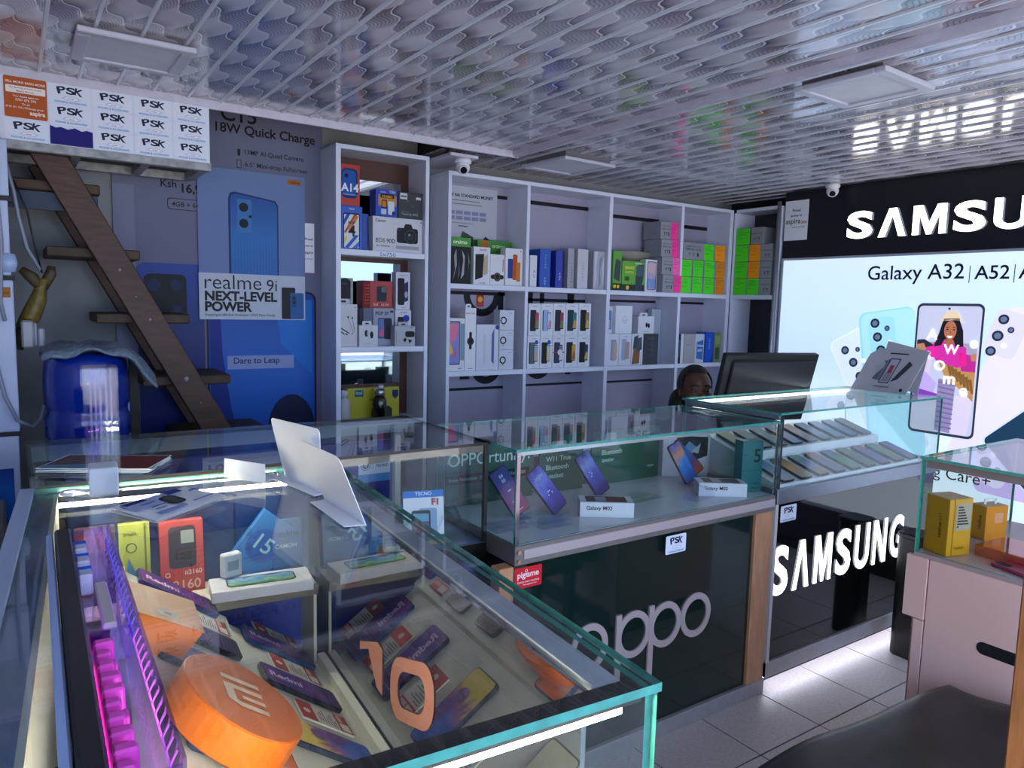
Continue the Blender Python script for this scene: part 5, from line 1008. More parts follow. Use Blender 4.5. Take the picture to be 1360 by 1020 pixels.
near_phone(-.105, .30, 'pale gold phone lying at the front end of the tray', G([(0, '#8a8a70'), (.6, '#b8b090'), (1, '#e0d8b0')], 2, swirl=.4), '#3a3a34', off=.010)
def price_card(u, v, label, yaw=0, w=.062, h=.105, off=0):
    th = math.atan(-SL)
    lx = Vector((0, 1, 0)); lz = Vector((-math.cos(th), 0, math.sin(th))); ly = lz.cross(lx)
    m = Matrix((lx, ly, lz)).transposed().to_4x4(); m.translation = (u, v, on(u)-.0035-off)
    t = thing('price_card', label, 'price card', M4=NM @ m @ Matrix.Rotation(yaw, 4, 'Y'), group='price cards on the phone tray')
    MB().box(-w/2, w/2, -.003, 0, 0, h, M('card_white', '#e0ddd6', .4)).build('card', t)
    ops = [('r', .0, .70, 1, 1, '#a83830'), ('e', .5, .85, .12, 0, '#e8d8d0'), ('r', 0, 0, 1, .26, '#a83830'), ('r', .06, .04, .48, .22, '#e0ddd6'), ('r', .54, .13, .94, .22, '#d0b0a8')]
    ops += [('r', .08, .31+.055*i, .08+.35+.45*((i*37) % 10)/10, .33+.055*i, '#6a6660') for i in range(7)]
    MB().prn(ops, (-w/2, -.003, 0), (1, 0, 0), (0, 0, 1), w, h).build('print', t)
    MB().box(-w/2-.002, w/2+.002, -.006, -.0045, -.002, .004, ACRYL).build('holder', t)
price_card(-.115, 1.005-.012, 'red and white price card above the farthest lower phone', off=.010)
price_card(-.115, .833, 'red and white price card between the two violet phones', off=.010)
price_card(-.11, .652, 'red and white price card beside the yellow screened phone', off=.010)
price_card(-.275, .858, 'red and white price card between the two upper dark phones', h=.09)
price_card(-.10, .45, 'red and white price card at the front of the tray', off=.010)
# orange disc with emblem
t = near('logo_disc', 'thick orange disc with a white angular emblem', 'sign', -.317, .44, .93)
OR = M('orange_plastic', '#ea7210', .35)
n = Vector((.575, 0, .818)).normalized(); a = Vector((0, 1, 0)); b = n.cross(a)*1
if b.z < 0: b = -b      # a: across, b: up the slope
RX, RY, TH = .108, .088, .045
C0 = -n*TH
mb = MB().prism([(x, y) for x, y in ell(0, 0, RX, RY, 40)], C0, a, b, n*TH, M('orange_face', '#dd6a1e', .3), OR); mb.build('disc', t, bevel=.002)
F0 = n*.0008
mb = MB(); CW = P('#ecd0b8')
def strip(p): mb.poly([F0+a*x*1.25+b*y*1.35 for x, y in p], CW)
strip([(-.032, -.022), (-.032, .010), (-.022, .022), (.016, .022), (.016, .012), (-.018, .012), (-.022, .008), (-.022, -.022)])
strip([(.006, -.022), (.006, .012), (.016, .012), (.016, -.022)]); strip([(-.012, -.022), (-.012, .004), (-.004, .004), (-.004, -.022)]); strip([(.026, -.022), (.026, .022), (.036, .022), (.036, -.022)])
mb.build('emblem', t)
# folded orange box
t = near('orange_box', 'folded orange cardboard box with a small white oval, behind the orange disc', 'box', -.39, .66, .93)
OB = M('orange_card', '#e07408', .45)
MB().prism([(-.045, .072), (.045, .022), (.003, -.028), (-.045, -.01)], (0, -.05, 0), (1, 0, 0), (0, 0, 1), (0, .12, 0), OB).build('body', t, bevel=.001)
sl_ = Vector((.09, 0, -.05)).normalized()
q = Vector((-.047, -.053, .0735))
MB().prism([(0, 0), (.107, 0), (.107, .13), (0, .13)], q, sl_, (0, 1, 0), Vector((0, 0, .002)), M('orange_flap', '#c86a24', .45)).build('flap', t)
MB().prn([('R', .35, .12, .65, .34, '#e8dcd4', .01), ('r', .45, .2, .55, .26, '#c8835a')], q+Vector((0, 0, .0022)), sl_, (0, 1, 0), .107, .13).build('label_print', t)

# ---------------------------------------------------------------- boxes on the rear shelf
def rear(u0, u1, h, label, col, ops, v=1.045, depth=.03, rz=0, z=.8545, tilt=-.15):
    t = thing('carton', label, 'box', M4=NM @ Matrix.Translation(((u0+u1)/2, v, z)) @ Matrix.Rotation(rz, 4, 'Z') @ Matrix.Rotation(tilt, 4, 'X'))
    w = u1-u0; MB().box(-w/2, w/2, 0, depth, 0, h, M('card_'+col.lstrip('#'), col, .45)).build('body', t, bevel=.001)
    MB().prn(ops, (-w/2, 0, 0), (1, 0, 0), (0, 0, 1), w, h).build('front_print', t); return t
rear(-.515, -.445, .15, 'dark red phone box with silver lettering in the rear corner', '#4a3434', [('R', .06, .06, .94, .94, '#5a3a34', .01), ('p', [(.1, .4), (.9, .5), (.9, .9), (.1, .9)], '#7a4a3a'), ('w', .1, .2, .92, 'SPARK 4', '#c0c4c8', .01)])
rear(-.44, -.385, .15, 'yellow green phone box with a blue corner at the rear', '#a8b04a', [('p', [(.1, .1), (.8, .1), (.3, .55)], '#3a7a9c'), ('w', .15, .84, .6, 'SPARK', '#3a3f20', .01), ('o', .4, .68, .18, .2, '#3a4a2a'), ('r', .82, 0, .88, 1, '#6a7030')])
rear(-.368, -.286, .145, 'red keypad phone box at the rear of the near counter', '#b03a34', [('R', .2, .34, .82, .92, '#3a3438', .008), ('r', .48, .68, .78, .86, '#9aa4a0'), ('w', .55, .24, .94, 'it2160', '#e8d0cc', .01), ('o', .16, .26, .06, .3, '#e8d0cc'), ('w', .1, .04, .9, 'it2160', '#e0c0ba', .01)])
rear(-.255, -.165, .13, 'blue box marked 15 standing on its corner', '#2a6aa8', [('e', .5, .5, .4, 0, '#3a5aa0'), ('w', .3, .4, .7, '15', '#9ad0d8', .01)], 1.05, .02, 0, .875, -.12).rotation_euler.rotate_axis('Y', .7)
rear(-.15, -.085, .12, 'small blue box with pale lettering beside the one marked 15', '#2c5a90', [('w', .1, .7, .9, 'realme', '#14243c', .01), ('w', .1, .5, .8, 'CAMON', '#b4c8d8', .01)])
t = near('carton', 'flat white phone box with a green landscape screen picture', 'box', -.185, 1.0, .8545, -.07)
MB().box(-.098, .098, -.052, .03, 0, .022, M('card_d8d9e4')).build('body', t, bevel=.001)
sc = MB().poly([(x, y, .0226) for x, y in rr(.135, .052, .012, 4, 0, -.01)], P('#14181c')).build('screen_rim', t)
MB().poly([(x, y, .0230) for x, y in rr(.129, .047, .010, 4, 0, -.01)], G([(0, '#3a7a4a'), (.3, '#8ab070'), (.5, '#4a7ab0'), (.8, '#8ab4c8'), (1, '#2a4a80')], 1, swirl=1.2)).build('screen_picture', t)
t = near('carton', 'clear blister pack on the rear shelf', 'box', -.235, 1.02, .8545, .3)
t.location.z += .024; WM[t.name] = WM[t.name]
MB().box(-.02, .02, 0, .02, 0, .05, M('card_c6d0dc', '#c6d0dc', .3)).build('body', t, bevel=.003)
MB().prn([('r', .2, .3, .8, .7, '#8a98a8')], (-.02, 0, 0), (1, 0, 0), (0, 0, 1), .04, .05).build('print', t)

# ---------------------------------------------------------------- on top of the near counter
ZT = 1.0805
t = thing('card_stand', 'white folded card leaning on the glass, nearer one', 'card', (.47, 1.2, ZT))
def cardstand(t, a, b, ta, tb, fa, fb):
    mb = MB(); r = .012
    a, b, ta, tb, fa, fb = (Vector(p) for p in (a, b, ta, tb, fa, fb))
    e = (tb-ta).normalized(); d1 = (a-ta).normalized(); d2 = (b-tb).normalized()
    pts = [a, ta+d1*r, ta+(e+d1)*r*.3, ta+e*r, tb-e*r, tb+(d2-e)*r*.3, tb+d2*r, b]
    nrm = (b-a).cross(ta-a).normalized()*.0012
    n = len(pts); mb.add(pts+[p+nrm for p in pts], [tuple(range(n)), tuple(range(2*n-1, n-1, -1))]+[(i, (i+1) % n, n+(i+1) % n, n+i) for i in range(n)], PAPER)
    mb.build('panel', t, True)
    mb = MB(); up = Vector((0, 0, .0012)); q = [a, b, fb, fa]
    mb.add(q+[p+up for p in q], [(0, 1, 2, 3), (7, 6, 5, 4), (0, 4, 5, 1), (1, 5, 6, 2), (2, 6, 7, 3), (3, 7, 4, 0)], PAPER); mb.build('flap', t, True)
cardstand(t, (.470, 1.299, ZT), (.473, 1.113, ZT), (.434, 1.336, 1.192), (.438, 1.146, 1.193), (.437, 1.287, ZT+.002), (.435, 1.116, ZT+.002))
t = thing('card_stand', 'white folded card leaning on the glass, farther one', 'card', (.46, 1.42, ZT))
cardstand(t, (.460, 1.509, ZT), (.478, 1.338, ZT), (.428, 1.500, 1.2105), (.449, 1.268, 1.2205), (.427, 1.526, ZT+.002), (.458, 1.324, ZT+.002))
t = thing('card_stand', 'small white folded card lying on its crease by the lamp tube', 'card', (.38, 1.53, ZT))
mb = MB(); q = [Vector(p) for p in ((.352, 1.57, ZT), (.41, 1.475, ZT), (.413, 1.49, ZT+.036), (.357, 1.585, ZT+.036))]; nn = Vector((-.0012, .0002, 0))
mb.add(q+[p+nn for p in q], [(0, 1, 2, 3), (7, 6, 5, 4), (0, 4, 5, 1), (1, 5, 6, 2), (2, 6, 7, 3), (3, 7, 4, 0)], PAPER); mb.build('panel', t, True)
mb = MB(); q = [Vector(p) for p in ((.352, 1.57, ZT), (.41, 1.475, ZT), (.45, 1.52, ZT+.002), (.41, 1.61, ZT+.002))]; nn = Vector((0, 0, .0012))
mb.add(q+[p+nn for p in q], [(0, 1, 2, 3), (7, 6, 5, 4), (0, 4, 5, 1), (1, 5, 6, 2), (2, 6, 7, 3), (3, 7, 4, 0)], PAPER); mb.build('flap', t, True)
# folded leaflet
t = thing('leaflet', 'folded white leaflet with blue print and a dark phone, on the near glass', 'leaflet', (.21, 1.40, ZT))
P0, Pu, Pv = Vector((.181, 1.289, 0)), Vector((.136, .116, 0)), Vector((-.056, .098, 0))
for i, (z0, z1) in enumerate(((ZT, ZT+.003), (ZT+.003, ZT+.010))):
    q = [P0+Vector((0, 0, z0+.001)), P0+Pu+Vector((0, 0, z0)), P0+Pu+Pv+Vector((0, 0, z0)), P0+Pv+Vector((0, 0, z1))]; nn = Vector((0, 0, .0008))
    mb = MB(); mb.add(q+[p+nn for p in q], [(3, 2, 1, 0), (4, 5, 6, 7), (0, 1, 5, 4), (1, 2, 6, 5), (2, 3, 7, 6), (3, 0, 4, 7)], PAPER); mb.build('sheet', t, True)
ua = Pu.normalized(); va = Pv.normalized(); 
q0 = P0+Vector((0, 0, ZT+.0062)); uu = Vector((Pu.x, Pu.y, -.002)).normalized(); vv = Vector((Pv.x, Pv.y, .0058)).normalized()
mb = MB(); mb.prn([('r', .05, .5, .55, .9, '#aeb8e0'), ('p', [(.08, .78), (.35, .78), (.32, .9), (.06, .9)], '#1c2a6a'), ('r', .6, .72, .8, .9, '#24348a'), ('r', .84, .6, .95, .66, '#3a4aa0'), ('R', .42, .28, .62, .72, '#1c2420', .012), ('R', .46, .34, .58, .66, '#4a5450', .006), ('w', .18, .62, .36, 'HUAWEI', '#24348a', .02), ('r', .2, .42, .38, .46, '#5a6ab8'), ('r', .2, .30, .34, .34, '#5a6ab8'), ('r', .12, .1, .5, .2, '#8a98d0'), ('r', .62, .15, .9, .2, '#8a98d0')], q0, uu, vv, Pu.length, Pv.length, .0009); mb.build('print', t, True)
# clear acrylic tower on a white foot
t = near('acrylic_tower', 'empty clear acrylic box on a white foot at the corner of the near counter', 'display box', -.462, 1.02, ZT)
MB().box(-.024, .024, -.02, .04, 0, .052, M('ivory_foot', '#d8d8d4', .35)).build('foot', t, bevel=.002)
MB().box(-.0285, -.026, -.0225, .0425, .0, .235, ACRYL).build('side_sheet', t); MB().box(.026, .0285, -.0225, .0425, .0, .235, ACRYL).build('side_sheet', t)
MB().box(-.026, .026, -.0225, -.0205, .0, .235, ACRYL).build('front_sheet', t); MB().box(-.026, .026, .0405, .0425, .0, .235, ACRYL).build('back_sheet', t)
MB().box(-.0285, .0285, -.0225, .0425, .2355, .238, ACRYL).build('lid', t)
STR = glass('milky_streak', '#c4c8ec', .03, .2)
for x in (-.018, -.010, -.002, .008, .016): MB().box(x, x+.0035, .0385, .0402, .053, .232, STR).build('inner_fin', t)
t = near('charging_cable', 'short white cable curling out beside the acrylic tower', 'cable', -.50, 1.03, ZT)
MB().tube([(.012, .0, .004), (-.01, .02, .004), (-.028, .014, .004), (-.03, -.005, .004), (-.012, -.018, .004)], .0032, WPLASTIC).build('cable', t, smooth=True)
# long accessory rack glowing pink
t = near('accessory_rack', 'long acrylic rack glowing violet and pink with a black top rail', 'display rack', -.484, .34, ZT, .05)
VIO = glass('violet_acrylic', '#e8d4ff', .05, .03)
MB().box(-.030, .034, -.33, .31, 0, .003, VIO).build('base', t)
MB().box(-.030, -.010, -.33, .31, .0035, .044, M('rack_black', '#15161c', .35)).build('black_rail', t, bevel=.003)
MB().box(-.040, -.0315, -.32, .31, 0, .038, M('rack_pale', '#9ab0e0', .3)).build('pale_side', t, bevel=.002)
MB().box(.034, .037, -.33, .31, 0, .044, VIO).build('clear_side', t)
MB().box(-.010, .034, .307, .310, .0035, .040, VIO).build('end_sheet', t); MB().box(-.010, .034, -.332, -.329, .0035, .040, VIO).build('end_sheet', t)
MB().box(-.010, .034, -.06, -.057, .0035, .038, VIO).build('divider', t)
MB().box(-.0095, -.0075, -.32, -.07, .004, .010, E('#ff40c4', 2.0)).build('light_strip', t); MB().box(-.0095, -.0075, -.055, .10, .004, .010, E('#9a50ff', 1.6)).build('light_strip', t)
for i in range(3):
    y = .265-.055*i
    q = MB().box(-.009, .006, y-.016, y+.016, .0035, .030, M('sachet_white', '#d0d4e4', .35)).build('sachet', t, bevel=.002)
    MB().box(-.0094, .0064, y+.006, y+.0164, .0037, .0306, P('#2a6ae0')).build('sachet_band', q)
PKP = M('pink_packet', '#ff58d0', .3); PKP.node_tree.nodes['Principled BSDF'].inputs['Transmission Weight'].default_value = .3
for i in range(15):
    y = -.322+.0165*i
    MB().box(-.0065, .011-.004*(i % 2), y, y+.0125, .0035, .030+.004*(i % 3), PKP).build('packet', t, bevel=.002)
for i in range(16):
    y = -.05+.021*i
    MB().tube([(.033, y, .042), (.029, y, .034), (.031, y, .020), (.028, y, .014)], .0008, M('violet_wire', '#8a74f0', .3), 6).build('hook', t, smooth=True)
for i in range(13):
    y = -.315+.0195*i
    MB().tube([(.033, y, .042), (.028, y, .032), (.031, y, .018)], .001, M('pink_wire', '#f080dc', .3), 6).build('hook', t, smooth=True)
MB().box(.008, .022, .02, .16, .0035, .012, M('cream_card', '#e4dccc', .4)).build('cream_card', t, bevel=.002)

t = near('wire', 'thin grey wire curling over the frame of the near counter', 'wire', -.57, .09, ZT+.004)
MB().tube([(-.03, -.07, -.03), (-.036, -.04, .0), (-.02, -.012, .006), (.02, .0, .004), (.05, .006, .004)], .0022, M('grey_wire', '#5a6070', .4), 8).build('wire', t, smooth=True)
MB().cyl((.045, .005, .004), (.075, .009, .004), .004, BMATTE, n=10).build('sleeve', t)
# ================================================================ lit wall on the right
t = thing('light_box', 'tall backlit wall panel advertising phones beside the black counter', 'light box', (4.03, 1.5, 0))
XL = 3.93
BLK = M('fascia_black', '#14141c', .35)
MB().box(XL+.02, 4.11, .70, 2.855, .30, 1.775, BMATTE).build('cabinet', t, True)
LBM = G([(0, '#dfeaf4'), (.35, '#d4e8f8'), (.6, '#bcd4f4'), (1, '#c4d8f8')], 2, emit=.50, rough=.3)
MB().box(XL+.006, XL+.02, .72, 2.842, .32, 1.762, LBM).build('lit_film', t, True)
for a, b, c, d in ((.70, .72, .30, 1.775), (2.842, 2.857, .30, 1.775), (.72, 2.842, .30, .32), (.72, 2.842, 1.762, 1.775)): MB().box(XL, XL+.02, a, b, c, d, M('frame_silver', '#c8ccd8', .3, .6)).build('frame', t, True)
ES = .46
def lp(pts, col, lift, mb, e=ES): mb.poly([(XL+.0055-lift*.0004, y, z) for y, z in pts], E(col, e))
mb = MB()
def ltext(s, y, z, col, h=None, w=None, b=.012, lift=9, m=None): (m or mb).text(s, (XL+.0055-lift*.0004, y, z), (0, -1, 0), (0, 0, 1), M('lit_ink', col, .5) if col == '#0a0c14' else E(col, ES), h=h, w=w, bold=b)
ltext('Galaxy A32', 2.296, 1.612, '#0a0c14', w=.50, b=.006); ltext('A52', 1.748, 1.632, '#0a0c14', w=.155, b=.01); ltext('A72', 1.555, 1.632, '#0a0c14', w=.155, b=.01)
for y in (1.773, 1.575): lp([(y, 1.615), (y-.004, 1.615), (y-.004, 1.70), (y, 1.70)], '#20242c', 5, mb, .2)
ltext('Samsung Care+', 2.11, .60, '#0a0c14', w=.52, b=0)
mb.build('print', t, True)
def rot(pts, cy, cz, a): c, s = math.cos(a), math.sin(a); return [(cy+(y*c-z*s), cz+(y*s+z*c)) for y, z in pts]
def lens(mb, cy, cz, r, lift): lp(ell(cy, cz, r, r, 18), '#1c2434', lift, mb, .5); lp(ell(cy, cz, r*.6, r*.6, 14), '#5a6a88', lift+1, mb, .5)
# pale phone backs (viewed from the room, smaller y is further to the right)
mb = MB(); lp(rot(rr(.30, .75, .04, 5), 2.19, 1.02, -.52), '#e2ecf8', 1, mb); lp(rot(rr(.285, .735, .036, 5), 2.19, 1.02, -.52), '#d2e0f2', 2, mb)
for y, z, r_ in ((2.40, 1.24, .024), (2.345, 1.175, .026), (2.30, 1.10, .026), (2.325, 1.25, .014)): lens(mb, y, z, r_, 3)
lp(ell(2.285, 1.19, .013, .013, 12), '#f4f8ff', 4, mb); mb.build('pale_phone_picture', t, True)
mb = MB(); lp(rot(rr(.31, .80, .045, 5), 2.12, 1.08, -.16), '#8fd0ec', 3, mb); lp(rot(rr(.295, .785, .04, 5), 2.115, 1.08, -.16), '#a8dcf2', 4, mb); lp(rot(rr(.15, .19, .03, 5), 2.19, 1.34, -.16), '#9ad4ee', 5, mb)
for y, z, r_ in ((2.235, 1.40, .026), (2.215, 1.325, .026), (2.19, 1.255, .026), (2.165, 1.375, .015)): lens(mb, y, z, r_, 6)
lp(ell(2.145, 1.30, .013, .013, 12), '#f4f8ff', 7, mb); mb.build('blue_phone_picture', t, True)
mb = MB(); lp(rot(rr(.30, .85, .04, 5), 1.56, 1.06, .30), '#dcd4f2', 1, mb); lp(rot(rr(.15, .22, .035, 5), 1.585, 1.37, .30), '#d0ccee', 2, mb)
for y, z, r_ in ((1.60, 1.44, .024), (1.62, 1.36, .026), (1.645, 1.285, .024), (1.565, 1.39, .015)): lens(mb, y, z, r_, 3)
lp(ell(1.59, 1.315, .013, .013, 12), '#f4f8ff', 4, mb); mb.build('lilac_phone_picture', t, True)
mb = MB(); lp(rot(rr(.33, .95, .03, 5), 1.20, 1.06, .80), '#c8d0e0', 3, mb); lp(rot(rr(.315, .935, .026, 5), 1.20, 1.06, .80), '#123048', 4, mb, .6); mb.build('dark_phone_picture', t, True)
mb = MB(); lp(rot(rr(.30, .80, .04, 5), 1.50, .98, .05), '#c9b4ea', 0, mb); mb.build('violet_phone_picture', t, True)
# front phone with a figure
PC, PW, PZ0, PZ1 = 1.848, .325, .838, 1.513
mb = MB(); lp(rr(PW, PZ1-PZ0, .03, 5, PC, (PZ0+PZ1)/2), '#2a3444', 8, mb, .3); lp(rr(PW-.02, PZ1-PZ0-.026, .022, 5, PC, (PZ0+PZ1)/2), '#b9bcd2', 9, mb); mb.build('front_phone_picture', t, True)
def q(px, py): return (2.006-(px/8.9)*.0321*1.0*1.0, 1.513-(py/17.3)*.0675*1.0)   # picture units 0..89 across, 0..173 down
def Y_(px, py): return (2.004-px*.00358, 1.510-py*.00390)
mb = MB()
def fig(pts, col, lift): lp([Y_(*p) for p in pts], col, lift, mb)
fig([(3, 50), (84, 50), (84, 66), (3, 62)], '#9a94ac', 10)
fig([(2, 48), (12, 47), (26, 54), (26, 68), (2, 66)], '#23242c', 11)
fig([(2, 62), (26, 64), (20, 118), (2, 118)], '#d0bcd8', 11); fig([(2, 82), (20, 92), (34, 104), (30, 120), (2, 124)], '#b4a0dc', 12); fig([(2, 112), (36, 118), (36, 124), (2, 122)], '#7a3aa8', 13)
fig([(36, 98), (60, 98), (57, 168), (36, 166)], '#8a7ea8', 12); fig([(60, 118), (84, 118), (80, 168), (58, 168)], '#cfc4de', 11)
for i in range(10): fig([(37, 101+6.5*i), (59, 104+6.3*i), (59, 106+6.3*i), (37, 103+6.5*i)], '#6c6088', 13)
fig([(34, 76), (58, 74), (84, 80), (84, 124), (70, 112), (58, 104), (44, 94)], '#b0844c', 13)
for i in range(7): fig([(46+5*i, 78+3*i), (50+5*i, 77+3*i), (54+5*i, 92+3.5*i), (51+5*i, 93+3.5*i)], '#7a5428', 14)
fig([(26, 50), (40, 46), (58, 48), (70, 56), (72, 78), (60, 82), (44, 78), (30, 74), (24, 62)], '#c42a94', 15); fig([(60, 62), (84, 66), (84, 86), (66, 86)], '#b02484', 15); fig([(14, 58), (28, 54), (30, 70), (18, 70)], '#c42a94', 15)
fig([(2, 54), (12, 52), (16, 60), (10, 66), (3, 62)], '#b0785a', 16); fig([(76, 64), (84, 62), (84, 72), (78, 72)], '#b0785a', 16)
fig([(36, 22), (58, 20), (64, 34), (66, 54), (56, 56), (52, 46), (40, 46), (36, 54), (26, 56), (32, 38)], '#14131c', 17)
lp(ell(*Y_(47, 34), .030, .048, 24), '#a8684a', 18, mb); fig([(42, 42), (52, 42), (53, 52), (48, 55), (41, 52)], '#9c5e42', 17)
fig([(33, 22), (40, 10), (54, 9), (62, 22), (66, 26), (58, 21), (47, 20), (37, 22), (30, 28)], '#d8c4a0', 20); fig([(37, 19), (58, 18), (59, 21), (47, 20), (37, 22)], '#7a6448', 21)
for p in ((43, 33), (52, 33)): lp(ell(*Y_(*p), .006, .0035, 10), '#241814', 20, mb)
fig([(43, 41), (51, 41), (49, 44), (45, 44)], '#f0dcd4', 20); fig([(47, 34), (49, 38), (46, 38)], '#8c5238', 20); fig([(41, 30), (45, 29), (45, 30), (41, 31)], '#241814', 20); fig([(50, 29), (54, 30), (54, 31), (50, 30)], '#241814', 20)
lp(ell(*Y_(43, 6), .006, .006, 12), '#10141c', 12, mb)
mb.build('figure_picture', t, True)
mb = MB()
for ch, px, py, hgt in (('A', 15, 47, .055), ('W', 40, 65, .050), ('e', 74, 56, .042), ('s', 15, 73, .042), ('O', 29, 87, .052), ('m', 43, 104, .042), ('e', 66, 118, .044)): 
    y, z = Y_(px, py); ltext(ch, y, z, '#f0f2fa', h=hgt, b=.03, lift=22, m=mb)
mb.build('lettering_print', t, True)

t = thing('shop_sign', 'black fascia with large glowing white letters above the lit panel', 'sign', (4.0, 1.5, 1.78))
MB().box(XL+.01, 4.11, .70, 2.86, 1.777, 2.172, BLK).build('fascia', t, True)
mb = MB(); mb.letters('SAMSUNG', (XL+.009, 2.433, 1.866), (0, -1, 0), (0, 0, 1), E('#fff6ea', 3.0), M('letter_side'), .150, .150, .034, .020, (-1, 0, 0), .035); mb.build('lettering', t, True)
t = thing('notice', 'white partner notice on the black fascia beside the corner shelf', 'notice', (3.935, 2.79, 1.88))
MB().box(3.936, 3.9395, 2.698, 2.855, 1.882, 2.118, PAPER).build('sheet', t, True)
MB().prn([('t', .5, .72, .07, 'Proud', '#22222a', 'C', .02), ('t', .5, .58, .075, 'partner of', '#22222a', 'C', .02), ('w', .05, .38, .7, 'aspira', '#3a2a30', .01), ('t', .74, .4, .08, '>>', '#b8543a', 'L', .03), ('w', .35, .3, .9, 'pay as you go', '#8a8a98')], (3.936, 2.855, 1.882), (0, -1, 0), (0, 0, 1), .157, .236).build('print', t, True)

# ================================================================ monitor, cardboard display, seated woman
t = thing('desk', 'plain dark work desk behind the black counter', 'desk', (3.15, 2.26, 0))
MB().box(2.74, 3.56, 2.14, 2.38, .70, .725, M('desk_top', '#3a3636', .5)).build('top', t, True, bevel=.002)
for x in (2.75, 3.52):
    for y in (2.15, 2.34): MB().box(x, x+.03, y, y+.03, 0, .70, M('desk_leg', '#2a2828', .5)).build('leg', t, True)
t = thing('monitor', 'black computer monitor seen from behind, leaning back behind the counter', 'monitor', (2.995, 2.285, .725), (0, 0, -.26))
m_ = Matrix.Rotation(math.radians(16), 4, 'X')
def mt(mb): mb.v = [tuple(m_ @ Vector((x, y, z))+Vector((0, 0, .14))) for x, y, z in mb.v]; return mb
mt(MB().box(-.265, .265, -.02, .012, .06, .405, M('monitor_black', '#0c0d11', .5))).build('shell', t, bevel=.004)
mt(MB().box(-.225, .235, -.034, -.019, .09, .375, M('monitor_rear', '#101218', .5))).build('rear_cover', t, bevel=.006)
mt(MB().box(-.255, .255, .0122, .0128, .07, .395, M('screen_off', '#08090c', .1))).build('screen', t)
MB().prism([(-.03, .02), (.03, .02), (.02, .24), (-.02, .24)], (0, .0, 0), (1, 0, 0), (0, 0, 1), (0, -.02, 0), M('monitor_black')).build('stand', t)
MB().box(-.12, .12, -.08, .06, 0, .018, M('monitor_black')).build('foot', t, bevel=.004)
t = thing('card_display', 'grey cardboard display leaning on the black counter with fanned phone pictures', 'display', (3.45, 1.9, 1.0815))
q4 = [Vector(p) for p in ((3.43, 2.048, 1.082), (3.43, 1.775, 1.082), (3.50, 1.715, 1.285), (3.50, 1.985, 1.285))]
def slab(q, th, mat, name, t): 
    nn = (q[1]-q[0]).cross(q[3]-q[0]).normalized()*th; n = len(q)
    return MB().add(list(q)+[p+nn for p in q], [tuple(range(n)), tuple(range(2*n-1, n-1, -1))]+[(i, (i+1) % n, n+(i+1) % n, n+i) for i in range(n)], mat).build(name, t, True)
slab([q4[0], q4[1], q4[2], q4[3]+(q4[2]-q4[3])*.12, q4[3]+(q4[0]-q4[3])*.14], -.004, M('card_grey_face', '#b4b2b8', .5), 'panel', t)
uu = (q4[1]-q4[0]).normalized(); vv = (q4[3]-q4[0]); vv = (vv-uu*vv.dot(uu)).normalized()
mb = MB(); sh = (q4[3]-q4[0]).dot(uu)/ (q4[3]-q4[0]).dot(vv)
def cp(x, y): return (x+sh*y*.215/.273, y)
def cq(pts, c): return ('p', [cp(*p) for p in pts], c)
mb.prn([cq([(.28, .28), (.36, .26), (.42, .70), (.34, .74)], '#5a6472'), cq([(.22, .56), (.30, .40), (.40, .62), (.34, .7)], '#a8aab0'), cq([(.36, .26), (.46, .24), (.48, .76), (.38, .76)], '#6a7484'), cq([(.42, .2), (.60, .2), (.60, .78), (.42, .78)], '#14161c'), cq([(.435, .22), (.585, .22), (.585, .76), (.435, .76)], '#b0a8bc'), cq([(.45, .24), (.57, .24), (.57, .5), (.45, .44)], '#8a8494'), cq([(.48, .44), (.55, .44), (.55, .62), (.48, .62)], '#a03a4a'), cq([(.62, .24), (.72, .3), (.84, .66), (.76, .74)], '#3a3f48'), cq([(.36, .88), (.68, .88), (.68, .91), (.36, .91)], '#3a3a42'), cq([(.38, .1), (.66, .1), (.66, .12), (.38, .12)], '#5a5a62'), ('e', .90, .07, .03, 0, '#1c1c22')], q4[0]-(q4[1]-q4[0]).cross(q4[3]-q4[0]).normalized()*-.0005, uu, vv, .273, .215); mb.build('print', t, True)
slab([Vector((3.50, 1.72, 1.284)), Vector((3.505, 1.72, 1.284)), Vector((3.508, 1.76, 1.082)), Vector((3.503, 1.76, 1.082))], .2, M('card_grey_face'), 'back_support', t)

# seated woman
SKIN = M('skin', '#5a3828', .5, noise=.05, scale=20); HAIR = M('hair', '#0e0c0d', .6, noise=.2, scale=80, bump=.4); TOP = M('dark_top', '#15151b', .8, noise=.1)
t = thing('chair', 'black office chair under the seated woman', 'chair', (2.87, 2.66, .05), (0, 0, -.5))
MB().box(-.21, .21, -.2, .2, .36, .42, M('chair_black', '#141416', .6)).build('seat', t, bevel=.02, segs=2)
MB().box(-.19, .19, .2, .24, .45, .78, M('chair_black')).build('backrest', t, bevel=.015, segs=2)
MB().cyl((0, 0, -.03), (0, 0, .36), .025, BMATTE).build('column', t)
MB().box(-.025, .025, .18, .215, .38, .5, BMATTE).build('back_bracket', t)
for i in range(5): a = 2*PI*i/5; MB().tube([(0, 0, .02), (.24*math.cos(a), .24*math.sin(a), -.033)], [.022, .016], BMATTE).build('leg', t)
